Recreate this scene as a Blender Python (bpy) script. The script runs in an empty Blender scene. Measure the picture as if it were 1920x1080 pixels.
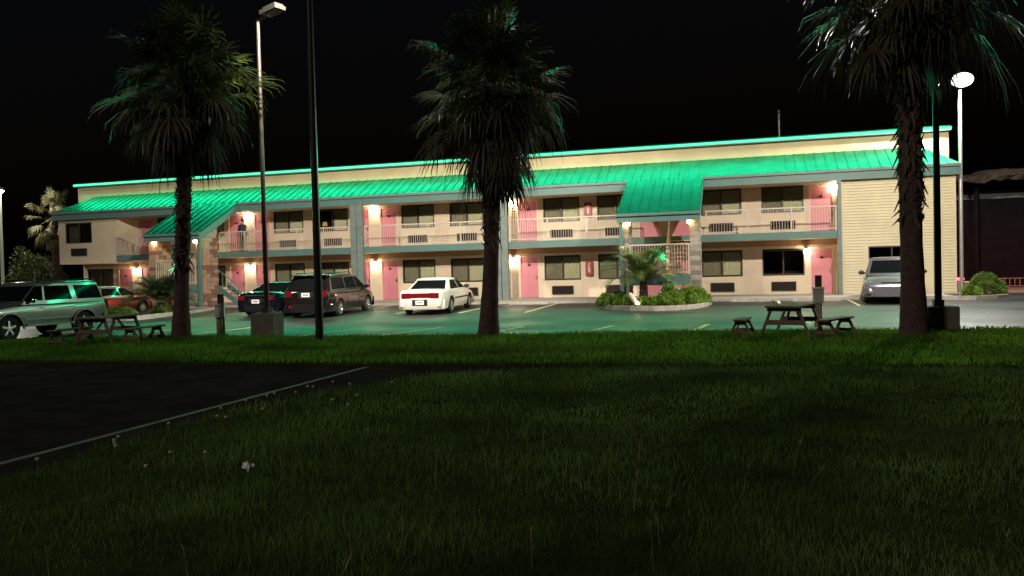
import bpy, bmesh, math, random
import numpy as np
from mathutils import Vector, Matrix
R = math.radians
random.seed(7); rng = np.random.default_rng(11)
scene = bpy.context.scene
COL = scene.collection

# ------------------------------------------------------------------ camera
YAW, ROLL, PITCH = R(16.4), 0.025, math.atan(34/1507)
EYE = Vector((0, -38.84, 1.55))
cd = bpy.data.cameras.new('camera'); cam = bpy.data.objects.new('camera', cd); COL.objects.link(cam)
cd.sensor_width = 36; cd.lens = 1507/1920*36; cd.clip_start = .05; cd.clip_end = 2000
fwd = Vector((-math.sin(YAW)*math.cos(PITCH), math.cos(YAW)*math.cos(PITCH), -math.sin(PITCH)))
right0 = Vector((math.cos(YAW), math.sin(YAW), 0)); up0 = right0.cross(fwd)
rt = right0*math.cos(ROLL) - up0*math.sin(ROLL); up = right0*math.sin(ROLL) + up0*math.cos(ROLL)
M = Matrix((rt, up, -fwd)).transposed().to_4x4(); M.translation = EYE
cam.matrix_world = M
scene.camera = cam
# ------------------------------------------------------------------ world, added fill light, exposure
w = bpy.data.worlds.new('World'); scene.world = w; w.use_nodes = True
nt = w.node_tree; sky = nt.nodes.new('ShaderNodeTexSky'); sky.sky_type = 'NISHITA'; sky.sun_disc = False
sky.sun_elevation = R(-3); sky.sun_rotation = R(200)
bg = nt.nodes['Background']; tint = nt.nodes.new('ShaderNodeMix'); tint.data_type = 'RGBA'; tint.blend_type = 'MULTIPLY'; tint.inputs[0].default_value = 1
tint.inputs[7].default_value = (.62, .72, .85, 1); nt.links.new(sky.outputs[0], tint.inputs[6]); nt.links.new(tint.outputs[2], bg.inputs[0]); bg.inputs[1].default_value = .05
sd = bpy.data.lights.new('fill_sun', 'SUN'); sd.energy = .60; sd.angle = R(4); sd.color = (1, .93, .82)  # dim warm fill added from behind the camera
so = bpy.data.objects.new('fill_sun', sd); COL.objects.link(so)
so.rotation_euler = Vector((.45, .8, -.62)).to_track_quat('-Z', 'Y').to_euler()
scene.view_settings.view_transform = 'Standard'; scene.view_settings.look = 'None'
scene.view_settings.exposure = 0; scene.view_settings.gamma = 1
scene.render.engine = 'CYCLES'
cy = scene.cycles
cy.use_denoising = True; cy.denoiser = 'OPENIMAGEDENOISE'
cy.max_bounces = 6; cy.diffuse_bounces = 3; cy.glossy_bounces = 3; cy.transparent_max_bounces = 12
cy.sample_clamp_indirect = 4; cy.caustics_reflective = False; cy.caustics_refractive = False
cy.use_light_tree = True

# ------------------------------------------------------------------ materials
MATS = {}
def mat(name, col, rough=.6, metal=0, spec=.5, noise=0, nscale=4., bump=0, bscale=40., coat=0, trans=0, ncol=None):
    if name in MATS: return MATS[name]
    m = bpy.data.materials.new(name); m.use_nodes = True; t = m.node_tree; b = t.nodes['Principled BSDF']
    b.inputs['Base Color'].default_value = (*col, 1); b.inputs['Roughness'].default_value = rough
    b.inputs['Metallic'].default_value = metal; b.inputs['Specular IOR Level'].default_value = spec
    if coat: b.inputs['Coat Weight'].default_value = coat; b.inputs['Coat Roughness'].default_value = .06
    if noise or bump: tc = t.nodes.new('ShaderNodeTexCoord')
    if noise:
        n = t.nodes.new('ShaderNodeTexNoise'); n.inputs['Scale'].default_value = nscale; n.inputs['Detail'].default_value = 5
        n.inputs['Roughness'].default_value = .65
        t.links.new(tc.outputs['Object'], n.inputs['Vector'])
        r = t.nodes.new('ShaderNodeValToRGB'); r.color_ramp.elements[0].position = .3; r.color_ramp.elements[1].position = .72
        c2 = ncol or col
        r.color_ramp.elements[0].color = (*[c*(1-noise) for c in col], 1); r.color_ramp.elements[1].color = (*[min(1, c*(1+noise)) for c in c2], 1)
        t.links.new(n.outputs['Fac'], r.inputs[0]); t.links.new(r.outputs[0], b.inputs['Base Color'])
    if bump:
        n2 = t.nodes.new('ShaderNodeTexNoise'); n2.inputs['Scale'].default_value = bscale; n2.inputs['Detail'].default_value = 4
        t.links.new(tc.outputs['Object'], n2.inputs['Vector'])
        bp = t.nodes.new('ShaderNodeBump'); bp.inputs['Strength'].default_value = bump; bp.inputs['Distance'].default_value = .02
        t.links.new(n2.outputs['Fac'], bp.inputs['Height']); t.links.new(bp.outputs[0], b.inputs['Normal'])
    MATS[name] = m; return m
def emit(name, col, strength):
    m = bpy.data.materials.new(name); m.use_nodes = True; t = m.node_tree; t.nodes.clear()
    o = t.nodes.new('ShaderNodeOutputMaterial'); e = t.nodes.new('ShaderNodeEmission')
    e.inputs[0].default_value = (*col, 1); e.inputs[1].default_value = strength; t.links.new(e.outputs[0], o.inputs[0])
    MATS[name] = m; return m
def thin_glass(name, tint, refl=1.5):
    m = bpy.data.materials.new(name); m.use_nodes = True; t = m.node_tree; t.nodes.clear()
    o = t.nodes.new('ShaderNodeOutputMaterial'); tr = t.nodes.new('ShaderNodeBsdfTransparent'); g = t.nodes.new('ShaderNodeBsdfGlossy')
    tr.inputs[0].default_value = (*tint, 1); g.inputs['Roughness'].default_value = .03
    f = t.nodes.new('ShaderNodeFresnel'); f.inputs[0].default_value = refl; mx = t.nodes.new('ShaderNodeMixShader')
    t.links.new(f.outputs[0], mx.inputs[0]); t.links.new(tr.outputs[0], mx.inputs[1]); t.links.new(g.outputs[0], mx.inputs[2]); t.links.new(mx.outputs[0], o.inputs[0])
    MATS[name] = m; return m
def leafmat(name, col, var=.5, trans=.35, rough=.45, spec=.4, nscale=3.):
    m = bpy.data.materials.new(name); m.use_nodes = True; t = m.node_tree; b = t.nodes['Principled BSDF']
    b.inputs['Roughness'].default_value = rough; b.inputs['Specular IOR Level'].default_value = spec
    tc = t.nodes.new('ShaderNodeTexCoord'); n = t.nodes.new('ShaderNodeTexNoise'); n.inputs['Scale'].default_value = nscale; n.inputs['Detail'].default_value = 3
    t.links.new(tc.outputs['Object'], n.inputs['Vector'])
    r = t.nodes.new('ShaderNodeValToRGB'); r.color_ramp.elements[0].position = .3; r.color_ramp.elements[1].position = .7
    r.color_ramp.elements[0].color = (*[c*(1-var) for c in col], 1); r.color_ramp.elements[1].color = (col[0]*(1+var*1.2), col[1]*(1+var), col[2]*(1+var*.5), 1)
    t.links.new(n.outputs['Fac'], r.inputs[0]); t.links.new(r.outputs[0], b.inputs['Base Color'])
    if trans:
        tl = t.nodes.new('ShaderNodeBsdfTranslucent'); t.links.new(r.outputs[0], tl.inputs[0])
        mx = t.nodes.new('ShaderNodeMixShader'); mx.inputs[0].default_value = trans
        t.links.new(b.outputs[0], mx.inputs[1]); t.links.new(tl.outputs[0], mx.inputs[2]); t.links.new(mx.outputs[0], t.nodes['Material Output'].inputs[0])
    MATS[name] = m; return m

def asphalt():
    m = bpy.data.materials.new('wet_asphalt'); m.use_nodes = True; t = m.node_tree; b = t.nodes['Principled BSDF']
    tc = t.nodes.new('ShaderNodeTexCoord')
    n = t.nodes.new('ShaderNodeTexNoise'); n.inputs['Scale'].default_value = .45; n.inputs['Detail'].default_value = 6
    n2 = t.nodes.new('ShaderNodeTexNoise'); n2.inputs['Scale'].default_value = 30; n2.inputs['Detail'].default_value = 4
    for q in (n, n2): t.links.new(tc.outputs['Object'], q.inputs['Vector'])
    r = t.nodes.new('ShaderNodeValToRGB'); r.color_ramp.elements[0].color = (.018, .018, .018, 1); r.color_ramp.elements[1].color = (.052, .051, .050, 1)
    r.color_ramp.elements[0].position = .3; r.color_ramp.elements[1].position = .75
    t.links.new(n.outputs['Fac'], r.inputs[0]); t.links.new(r.outputs[0], b.inputs['Base Color'])
    r2 = t.nodes.new('ShaderNodeMapRange'); r2.inputs[1].default_value = .35; r2.inputs[2].default_value = .68; r2.inputs[3].default_value = .40; r2.inputs[4].default_value = .62
    t.links.new(n.outputs['Fac'], r2.inputs[0]); t.links.new(r2.outputs[0], b.inputs['Roughness'])
    bp = t.nodes.new('ShaderNodeBump'); bp.inputs['Strength'].default_value = .35; bp.inputs['Distance'].default_value = .01
    t.links.new(n2.outputs['Fac'], bp.inputs['Height']); t.links.new(bp.outputs[0], b.inputs['Normal'])
    MATS['wet_asphalt'] = m; return m

asphalt()
mat('dry_asphalt', (.027, .024, .022), .95, spec=.0, noise=.4, nscale=1.5)
mat('cream_siding', (.66, .54, .42), .55, noise=.12, nscale=1.3)
mat('yellow_siding', (.66, .59, .40), .55, noise=.10, nscale=.9)
mat('siding_gap', (.56, .49, .34), .8); mat('cream_panel', (.70, .60, .45), .6, noise=.05, nscale=2)
mat('stucco', (.68, .58, .42), .8, noise=.06, nscale=2, bump=.2, bscale=60)
mat('parapet', (.58, .47, .29), .8, noise=.14, nscale=.9)
mat('band_brown', (.36, .21, .11), .6, noise=.15, nscale=3)
mat('soffit', (.55, .45, .32), .7)
mat('teal_fascia', (.10, .20, .19), .5, noise=.12, nscale=2)
mat('grey_teal', (.17, .22, .21), .55, noise=.2, nscale=4)
mat('green_metal_roof', (.003, .090, .052), .45, metal=0, spec=.25, noise=.45, nscale=1.6)
mat('pink_door', (.62, .23, .29), .45, noise=.05, nscale=3)
mat('door_trim', (.70, .55, .42), .5)
mat('bronze', (.05, .04, .03), .4, spec=.5)
mat('ac_brown', (.045, .038, .035), .55)
mat('brass', (.5, .38, .2), .3, metal=1)
mat('plate_black', (.02, .018, .018), .4)
mat('white_rail', (.58, .51, .46), .45)
mat('curtain', (.80, .77, .62), .85, noise=.12, nscale=6)
mat('dark_room', (.01, .01, .012), .9)
thin_glass('pane_clear', (.86, .88, .82)); thin_glass('pane_screen', (.55, .55, .52), 1.3)
emit('warm_lamp', (1, .79, .53), 78); emit('amber_lamp', (1, .58, .20), 130)
emit('neon_green', (.09, 1, .46), 2.0)
NEON = (.002, 1, .44)
mat('neon_glow_strip', (.006, .10, .05), .9, spec=0)
emit('led_green', (.01, 1, .34), 2.6)
emit('flood_lens', (1, .95, .86), 5); emit('red_lamp', (1, .03, .04), 16)
emit('unseen_lens', (1, .93, .80), 110)
mat('red_cabinet', (.30, .03, .035), .4); mat('white_print', (.7, .6, .55), .5)
mat('concrete', (.36, .34, .31), .85, noise=.2, nscale=3, bump=.3)
mat('kerb_concrete', (.42, .40, .36), .85, noise=.25, nscale=5, bump=.3)
mat('block_stone', (.36, .24, .17), .9, noise=.25, nscale=3, bump=.5, bscale=25); mat('block_stone_dark', (.20, .105, .075), .9, noise=.3, nscale=3, bump=.5, bscale=25); mat('grey_stone_dark', (.22, .20, .18), .9, noise=.3, nscale=4, bump=.5, bscale=25)
mat('grey_stone', (.36, .34, .30), .9, noise=.3, nscale=4, bump=.5, bscale=25)
mat('mortar', (.30, .28, .25), .95)
mat('yellow_paint', (.85, .76, .42), .7, noise=.35, nscale=5); mat('white_paint', (.13, .115, .10), .8, noise=.6, nscale=4)
mat('galv_steel', (.45, .44, .42), .4, metal=.6, noise=.1); mat('dark_steel', (.05, .05, .05), .45, metal=.3)
mat('pole_grey', (.33, .31, .28), .5, noise=.1); mat('pole_brown', (.032, .024, .019), .45, metal=.2); mat('pole_black', (.018, .018, .016), .35)
mat('wood_dark', (.17, .09, .06), .8, noise=.35, nscale=9, bump=.4); mat('wood_pale', (.33, .26, .17), .8, noise=.3, nscale=7)
mat('meter_grey', (.42, .40, .34), .5); mat('meter_white', (.7, .66, .58), .5)
mat('palm_bark', (.075, .034, .030), .9, noise=.5, nscale=8, bump=.8, bscale=18)
mat('palm_boot', (.085, .050, .036), .9, noise=.5, nscale=6)
leafmat('palm_leaf', (.034, .048, .011), .6, .22, .34, .38); leafmat('palm_dead', (.050, .036, .021), .55, .12, .6, .3)
leafmat('hedge_leaf', (.12, .20, .045), .5, .3); leafmat('lime_leaf', (.17, .30, .05), .45, .35); leafmat('dark_leaf', (.035, .05, .018), .5, .25)
leafmat('sago_leaf', (.10, .16, .045), .4, .15, .35, .6)
leafmat('bg_palm_leaf', (.17, .17, .09), .5, .3)
leafmat('grass_blade', (.100, .152, .056), .75, .45, .9, .02, .55)
leafmat('strip_blade', (.115, .215, .026), .55, .5, .6, .12, .5)
leafmat('grass_stem', (.16, .17, .08), .3, .2)
leafmat('bush_leaf', (.045, .065, .018), .5, .25)
mat('soil', (.030, .048, .012), .95, spec=.0, noise=.4, nscale=3); mat('mulch', (.06, .035, .025), .95, noise=.5, nscale=12, bump=.6)
mat('puff', (.52, .45, .36), .9); mat('paper', (.85, .83, .8), .5)
mat('tyre', (.012, .012, .012), .8); mat('rim', (.55, .55, .56), .28, metal=.9); mat('underbody', (.008, .008, .008), .9)
mat('auto_glass', (.006, .008, .009), .05, spec=.012); mat('chrome', (.75, .75, .75), .12, metal=1)
mat('tail_red', (.15, .006, .010), .12, coat=1); mat('head_clear', (.72, .70, .66), .1, coat=1); mat('amber_lens', (.75, .26, .03), .15, coat=1)
mat('number_plate', (.9, .9, .9), .35); mat('black_trim', (.015, .015, .015), .5)
mat('plate_text', (.08, .08, .16), .5)
emit('red_glint', (1, .03, .03), .35)  # emission standing in for light thrown back by the red lenses
mat('block_dark', (.13, .115, .09), .9, noise=.3, nscale=4, bump=.4)
mat('paint_silver', (.20, .215, .20), .32, metal=.45, coat=1); mat('paint_red', (.34, .008, .012), .3, coat=1)
mat('paint_navy', (.005, .005, .009), .18, coat=1); mat('paint_dark', (.009, .0055, .006), .2, coat=1)
mat('paint_white', (.75, .74, .68), .3, coat=1); mat('paint_lilac', (.20, .20, .24), .28, metal=.5, coat=1)
mat('grille', (.02, .02, .02), .4); mat('skin', (.45, .28, .2), .6); mat('jacket', (.025, .04, .09), .8); mat('jeans', (.035, .04, .07), .85); mat('hair', (.02, .015, .012), .7); mat('shoe', (.02, .02, .02), .6)
mat('peach_paint', (.62, .38, .26), .6); mat('trunk_lit', (.45, .25, .12), .7)
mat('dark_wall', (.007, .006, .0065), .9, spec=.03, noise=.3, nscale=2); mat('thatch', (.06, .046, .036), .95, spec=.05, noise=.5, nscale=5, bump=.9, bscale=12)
mat('brick_paver', (.24, .12, .10), .85, noise=.3, nscale=6); mat('band_grey', (.10, .10, .10), .8)

# ------------------------------------------------------------------ mesh helpers
class MB:
    def __init__(s): s.v = []; s.f = []; s.mi = []
    def add(s, vs, fs, m=0):
        o = len(s.v); s.v += [tuple(map(float, p)) for p in vs]; s.f += [tuple(o+i for i in f) for f in fs]; s.mi += [m]*len(fs); return s
    def quad(s, a, b, c, d, m=0): return s.add([a, b, c, d], [(0, 1, 2, 3)], m)
    def box(s, x0, x1, y0, y1, z0, z1, m=0, T=None):
        vs = [(x, y, z) for z in (z0, z1) for y in (y0, y1) for x in (x0, x1)]
        if T is not None: vs = [tuple(T @ Vector(p)) for p in vs]
        return s.add(vs, [(0, 2, 3, 1), (4, 5, 7, 6), (0, 1, 5, 4), (2, 6, 7, 3), (0, 4, 6, 2), (1, 3, 7, 5)], m)
    def bar(s, p0, p1, wd, ht, m=0, upv=(0, 0, 1)):
        p0, p1 = Vector(p0), Vector(p1); d = (p1-p0); L = d.length; d.normalize(); u = Vector(upv)
        if abs(d.dot(u)) > .98: u = Vector((0, 1, 0))
        r = d.cross(u).normalized(); u = r.cross(d)
        T = Matrix((r, d, u)).transposed().to_4x4(); T.translation = p0
        return s.box(-wd/2, wd/2, 0, L, -ht/2, ht/2, m, T)
    def tube(s, pts, rad, n=8, m=0, cap=True):
        pts = [Vector(p) for p in pts]
        if not hasattr(rad, '__len__'): rad = [rad]*len(pts)
        o = len(s.v); rings = []
        for i, p in enumerate(pts):
            d = (pts[min(i+1, len(pts)-1)]-pts[max(i-1, 0)]).normalized()
            u = Vector((0, 0, 1)) if abs(d.z) < .95 else Vector((1, 0, 0))
            a = d.cross(u).normalized(); b = d.cross(a)
            rings.append([p+(a*math.cos(2*math.pi*k/n)+b*math.sin(2*math.pi*k/n))*rad[i] for k in range(n)])
        vs = [q for r_ in rings for q in r_]; fs = []
        for i in range(len(pts)-1):
            for k in range(n): fs.append((i*n+k, i*n+(k+1) % n, (i+1)*n+(k+1) % n, (i+1)*n+k))
        if cap: fs += [tuple(range(n-1, -1, -1)), tuple(range((len(pts)-1)*n, len(pts)*n))]
        return s.add(vs, fs, m)
    def lathe(s, prof, c=(0, 0, 0), n=16, axis='z', m=0):
        vs = []; fs = []
        for r_, h in prof:
            for k in range(n):
                a = 2*math.pi*k/n; x, y = r_*math.cos(a), r_*math.sin(a)
                vs.append({'z': (c[0]+x, c[1]+y, c[2]+h), 'y': (c[0]+x, c[1]+h, c[2]+y), 'x': (c[0]+h, c[1]+x, c[2]+y)}[axis])
        for i in range(len(prof)-1):
            for k in range(n): fs.append((i*n+k, i*n+(k+1) % n, (i+1)*n+(k+1) % n, (i+1)*n+k))
        return s.add(vs, fs, m)
    def ellipsoid(s, c, r, n=10, k=7, m=0):
        return s.lathe([(math.sin(math.pi*i/k), -math.cos(math.pi*i/k)) for i in range(k+1)], n=n, m=m)._xf(c, r, n*(k+1))
    def _xf(s, c, r, cnt):
        for i in range(len(s.v)-cnt, len(s.v)): p = s.v[i]; s.v[i] = (c[0]+p[0]*r[0], c[1]+p[1]*r[1], c[2]+p[2]*r[2])
        return s
    def prism(s, poly, y0, y1, m=0):   # poly in (x,z) extruded along y
        n = len(poly); vs = [(x, y0, z) for x, z in poly]+[(x, y1, z) for x, z in poly]
        return s.add(vs, [tuple(range(n)), tuple(range(2*n-1, n-1, -1))]+[(i, i+n, (i+1) % n+n, (i+1) % n) for i in range(n)], m)
    def slab(s, poly, z0, z1, m=0):    # poly in (x,y) extruded along z
        n = len(poly); vs = [(x, y, z0) for x, y in poly]+[(x, y, z1) for x, y in poly]
        return s.add(vs, [tuple(range(n-1, -1, -1)), tuple(range(n, 2*n))]+[(i, (i+1) % n, (i+1) % n+n, i+n) for i in range(n)], m)
    def build(s, name, mats, parent=None, smooth=False, loc=None):
        me = bpy.data.meshes.new(name); me.from_pydata(s.v, [], s.f)
        if isinstance(mats, str): mats = [mats]
        for q in mats: me.materials.append(MATS[q])
        me.polygons.foreach_set('material_index', s.mi)
        bm = bmesh.new(); bm.from_mesh(me); bmesh.ops.recalc_face_normals(bm, faces=bm.faces)
        if smooth:
            for f in bm.faces: f.smooth = True
            for e in bm.edges:
                if len(e.link_faces) == 2 and e.calc_face_angle(0) > R(40): e.smooth = False
        bm.to_mesh(me); bm.free()
        return link(name, me, parent, loc)
def link(name, me, parent=None, loc=None):
    o = bpy.data.objects.new(name, me); COL.objects.link(o)
    if parent is not None: o.parent = parent
    if loc is not None: o.location = loc
    return o
def npmesh(name, V, F, matname, parent=None, mi=None):
    me = bpy.data.meshes.new(name); V = np.asarray(V, np.float32)
    me.vertices.add(len(V)); me.vertices.foreach_set('co', V.ravel())
    k = F.shape[1]; me.loops.add(F.size); me.loops.foreach_set('vertex_index', F.astype(np.int32).ravel())
    me.polygons.add(len(F)); me.polygons.foreach_set('loop_start', np.arange(0, F.size, k, dtype=np.int32))
    try: me.polygons.foreach_set('loop_total', np.full(len(F), k, np.int32))
    except Exception: pass
    ms = [matname] if isinstance(matname, str) else matname
    for q in ms: me.materials.append(MATS[q])
    if mi is not None: me.polygons.foreach_set('material_index', np.asarray(mi, np.int32))
    me.update(calc_edges=True); me.validate()
    return link(name, me, parent)
def tag(o, label=None, cat=None, group=None, kind=None):
    for k, v in (('label', label), ('category', cat), ('group', group), ('kind', kind)):
        if v: o[k] = v
    return o
def empty(name, loc=(0, 0, 0), rz=0, label=None, cat=None, group=None):
    o = bpy.data.objects.new(name, None); COL.objects.link(o); o.location = loc; o.rotation_euler = (0, 0, rz); o.empty_display_size = .2
    return tag(o, label, cat, group)
def dup(o, parent=None, loc=None, rz=None):
    c = o.copy(); COL.objects.link(c); c.parent = parent
    if loc is not None: c.location = loc
    if rz is not None: c.rotation_euler = (0, 0, rz)
    for ch in list(o.children): dup(ch, c)
    return c
def gz(y): return -0.2+0.22*min(max((y+18)/14, 0), 1)

# ================================================================== ground, lot, lawns
def setting():
    m = MB(); ys = [-75, -40, -18, -4, 30, 200]
    xs = [-200, -60, -20, 0, 20, 60, 200]
    vs = [(x, y, gz(y)) for y in ys for x in xs]; n = len(xs)
    m.add(vs, [(j*n+i, j*n+i+1, (j+1)*n+i+1, (j+1)*n+i) for j in range(len(ys)-1) for i in range(n-1)])
    tag(m.build('ground', 'wet_asphalt'), kind='structure')
    # pavement along the motel
    m = MB(); m.slab([(-39, -4.2), (7.6, -4.2), (7.6, -.02), (-39, -.02)], -.05, .13)
    tag(m.build('pavement', 'concrete'), kind='structure')
    m = MB(); m.slab([(7.6, -4.6), (8.9, -4.2), (8.9, .5), (7.6, .5)], -.05, .10); tag(m.build('path', 'concrete'), kind='structure')
    # front lawn and the mown strip
    m = MB(); m.quad((-60, -60, -.196), (30, -60, -.196), (30, -24.2, -.196), (-60, -24.2, -.196)); tag(m.build('driveway', 'dry_asphalt'), kind='structure')
    edge = [(-6.0, -37.5), (-6.22, -33.49), (-6.4, -32.04), (-6.34, -30.26), (-5.93, -28.21), (-5.19, -26.57), (-3.93, -25.63), (-1.79, -25.1), (.75, -24.98), (3.58, -24.9), (9, -24.85), (20, -24.9), (20, -37.5)]
    m = MB(); m.slab(edge, -.25, -.16); tag(m.build('lawn', 'soil'), kind='structure')
    strip = [(-45, -25.2), (-14, -25.2), (-6.8, -25.1), (-4, -24.95), (.8, -24.85), (4, -24.7), (20, -24.6), (45, -24.5), (45, -15.5), (20, -16.2), (6, -17.1), (3, -17.4), (-1.4, -17.62), (-5.4, -18.6), (-8.3, -18.8), (-11.8, -19.4), (-17, -18.9), (-20.9, -20.5), (-45, -21)]
    m = MB(); m.slab(strip, -.25, -.14); tag(m.build('grass_strip', 'soil'), kind='structure')
    return edge, strip
edge, strip = setting()

def inpoly(P, poly):
    x, y = P[:, 0], P[:, 1]; r = np.zeros(len(P), bool); n = len(poly)
    for i in range(n):
        x0, y0 = poly[i]; x1, y1 = poly[(i+1) % n]
        c = ((y0 > y) != (y1 > y)) & (x < (x1-x0)*(y-y0)/((y1-y0) or 1e-9)+x0); r ^= c
    return r
def noise2(P, s, seed=0):
    rg = np.random.default_rng(seed); out = np.zeros(len(P))
    for k in range(7):
        a = rg.uniform(0, 6.28); f = s*(1.6**(k*.5)); out += np.sin((P[:, 0]*math.cos(a)+P[:, 1]*math.sin(a))*f+rg.uniform(0, 6.28))
    return out/7
def blades(P, h, wd, lean):
    n = len(P); a = rng.uniform(0, 2*np.pi, n); b = rng.uniform(0, 2*np.pi, n)
    dx, dy = np.cos(a)*wd/2, np.sin(a)*wd/2; lx, ly = np.cos(b)*lean*h, np.sin(b)*lean*h
    V = np.zeros((n, 5, 3)); z = P[:, 2]
    V[:, 0] = np.c_[P[:, 0]-dx, P[:, 1]-dy, z]; V[:, 1] = np.c_[P[:, 0]+dx, P[:, 1]+dy, z]
    V[:, 2] = np.c_[P[:, 0]+dx*.7+lx*.35, P[:, 1]+dy*.7+ly*.35, z+h*.6]; V[:, 3] = np.c_[P[:, 0]-dx*.7+lx*.35, P[:, 1]-dy*.7+ly*.35, z+h*.6]
    V[:, 4] = np.c_[P[:, 0]+lx, P[:, 1]+ly, z+h]
    o = np.arange(n)[:, None]*5
    F = np.concatenate([o+np.array([[0, 1, 2]]), o+np.array([[0, 2, 3]]), o+np.array([[3, 2, 4]])])
    return V.reshape(-1, 3), F
def grass():
    Vs, Fs, o = [], [], 0
    def put(P, h, wd, lean, acc):
        V, F = blades(P, h, wd, lean); acc[0].append(V); acc[1].append(F+acc[2][0]); acc[2][0] += len(V)
    A = ([], [], [0])
    for y0, y1, x0, x1, den, wd in ((-36.6, -33.2, -6.5, 3.5, 2100, .0042), (-33.2, -30, -6.6, 5.5, 1300, .0058), (-30, -24.9, -6.6, 9.5, 700, .0085)):
        n = int((y1-y0)*(x1-x0)*den); P = np.c_[rng.uniform(x0, x1, n), rng.uniform(y0, y1, n), np.full(n, -.165)]
        P = P[inpoly(P+np.c_[rng.normal(0, .09, (n, 2)), np.zeros(n)], edge)]; nz = noise2(P, 1.3, 3); nz2 = noise2(P, 5, 4)
        P = P[rng.uniform(0, 1, len(P)) < .70+.45*nz2+.45*np.minimum(noise2(P, .9, 21)+.1, 0)*2]; nz = noise2(P, 1.3, 3)
        h = (.055+.075*rng.random(len(P))**2.5)*(1+.7*nz); put(P, h, wd*rng.uniform(.6, 1.3, len(P)), rng.uniform(.15, .8, len(P)), A)
    tag(npmesh('lawn_grass', np.concatenate(A[0]), np.concatenate(A[1]), 'grass_blade'), 'dim knee low grass of the front lawn', 'grass', kind='stuff')
    A = ([], [], [0])
    n = 105000; P = np.c_[rng.uniform(-27, 14, n), rng.uniform(-25.3, -16, n), np.full(n, -.145)]; P = P[inpoly(P+np.c_[rng.normal(0, .10, (n, 2)), np.zeros(n)], strip)]
    nz = noise2(P, 1.1, 9); h = (.06+.05*rng.random(len(P)))*(1+.4*nz)
    put(P, h, .018*rng.uniform(.6, 1.3, len(P)), rng.uniform(.2, .9, len(P)), A)
    tag(npmesh('strip_grass', np.concatenate(A[0]), np.concatenate(A[1]), 'strip_blade'), 'bright green mown grass strip beside the parking lot', 'grass', kind='stuff')
    # taller seed stems, forked at the top
    m = MB()
    for i in range(120):
        y = -36.2+rng.random()**2.6*5.5; x = rng.uniform(-5.8, 5); h = rng.uniform(.15, .30); lx, ly = rng.normal(0, .05, 2)
        t = Vector((x+lx, y+ly, -.16+h)); r_ = .0022*(1+.16*(y+36)); m.tube([(x, y, -.17), (x+lx*.4, y+ly*.4, -.16+h*.6), t], [r_*1.2, r_, r_*.8], 3)
        for s_ in (-1, 1):
            q = Vector((rng.uniform(.2, .5)*s_, rng.uniform(-.3, .3), 1)).normalized()*rng.uniform(.03, .07); m.tube([t, t+q], [r_*1.5, r_*.8], 3)
    tag(m.build('grass_stem', 'grass_stem'), 'thin forked seed stems standing above the lawn', 'grass', kind='stuff')
grass()

def marks():
    root = empty('parking_line', label=None)
    bpy.data.objects.remove(root)
    south = [(-1.52, -17.75, -1.13, -15.1), (-4.4, -18.2, -3.84, -15.5), (-7.2, -18.5, -6.5, -15.7), (-9.99, -18.75, -9.07, -15.8), (-12.49, -18.9, -11.75, -16.2), (-16.6, -18.4, -15.9, -15.3), (-19.2, -18.7, -18.5, -15.6)]
    m = MB()
    for x0, y0, x1, y1 in south:
        d = .08; m.quad((x0-d, y0, gz(y0)+.005), (x0+d, y0, gz(y0)+.005), (x1+d, y1, gz(y1)+.005), (x1-d, y1, gz(y1)+.005))
    for x in (3.8, 1.15, -8.1, -10.75, -13.4, -16.05, -18.7, -21.35):
        y0 = -9.7 if x < -5 else -7.8; d = .05
        m.quad((x-d, y0, gz(y0)+.005), (x+d, y0, gz(y0)+.005), (x+d, -4.3, gz(-4.3)+.005), (x-d, -4.3, gz(-4.3)+.005))
    tag(m.build('road_marking', 'yellow_paint'), kind='structure')
    m = MB(); m.quad((-7.05, -38, -.191), (-6.95, -38, -.191), (-6.81, -25.2, -.191), (-6.91, -25.2, -.191))
    tag(m.build('road_line', 'white_paint'), kind='structure')
    k = MB()
    for i in range(3):
        x = (-9.3, .2, 2.6)[i]; k.box(x-.9, x+.9, -4.75, -4.6, gz(-4.7)-.02, gz(-4.7)+.13)
        q = k.build('wheel_stop', 'kerb_concrete', loc=(0, 0, 0)); k = MB()
        tag(q, ('low concrete wheel stop in the empty stall right of the middle palm', 'low concrete wheel stop under the big window right of the right canopy', 'low concrete wheel stop before the dark window beside the last pink door')[i], 'wheel stop', 'wheel stops')
marks()

# ================================================================== the motel
def lap(mb, s0, s1, z0, z1, y, holes=(), pitch=.122, proud=.014, gap=.012):
    z = z0
    while z < z1-1e-6:
        zt = min(z+pitch, z1); zc = (z+zt)/2; segs = [(s0, s1)]
        for h0, h1, hz0, hz1 in holes:
            if hz0 < zc < hz1:
                ns = []
                for a, b in segs:
                    if h1 <= a or h0 >= b: ns.append((a, b)); continue
                    if h0 > a: ns.append((a, h0))
                    if h1 < b: ns.append((h1, b))
                segs = ns
        for a, b in segs:
            g = min(gap, zt-z); mb.quad((a, y-proud*.6, z), (b, y-proud*.6, z), (b, y-proud*.6, z+g), (a, y-proud*.6, z+g), 1); mb.quad((a, y-proud, z+g), (b, y-proud, z+g), (b, y, zt), (a, y, zt)); mb.quad((a, y, z), (b, y, z), (b, y-proud*.6, z), (a, y-proud*.6, z)); mb.quad((a, y-proud*.6, z+g), (b, y-proud*.6, z+g), (b, y-proud, z+g), (a, y-proud, z+g))
        z = zt
def pleats(x0, x1, z0, z1, y, amp=.03, step=.055):
    m = MB(); n = int((x1-x0)/step); xs = np.linspace(x0, x1, n*2+1); ys = [y+(amp if i % 2 else -amp)*(.7+.3*math.sin(i*1.7)) for i in range(len(xs))]
    vs = [(x, yy, z) for z in (z0, z1) for x, yy in zip(xs, ys)]; k = len(xs)
    return m.add(vs, [(i, i+1, i+1+k, i+k) for i in range(k-1)])
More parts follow.
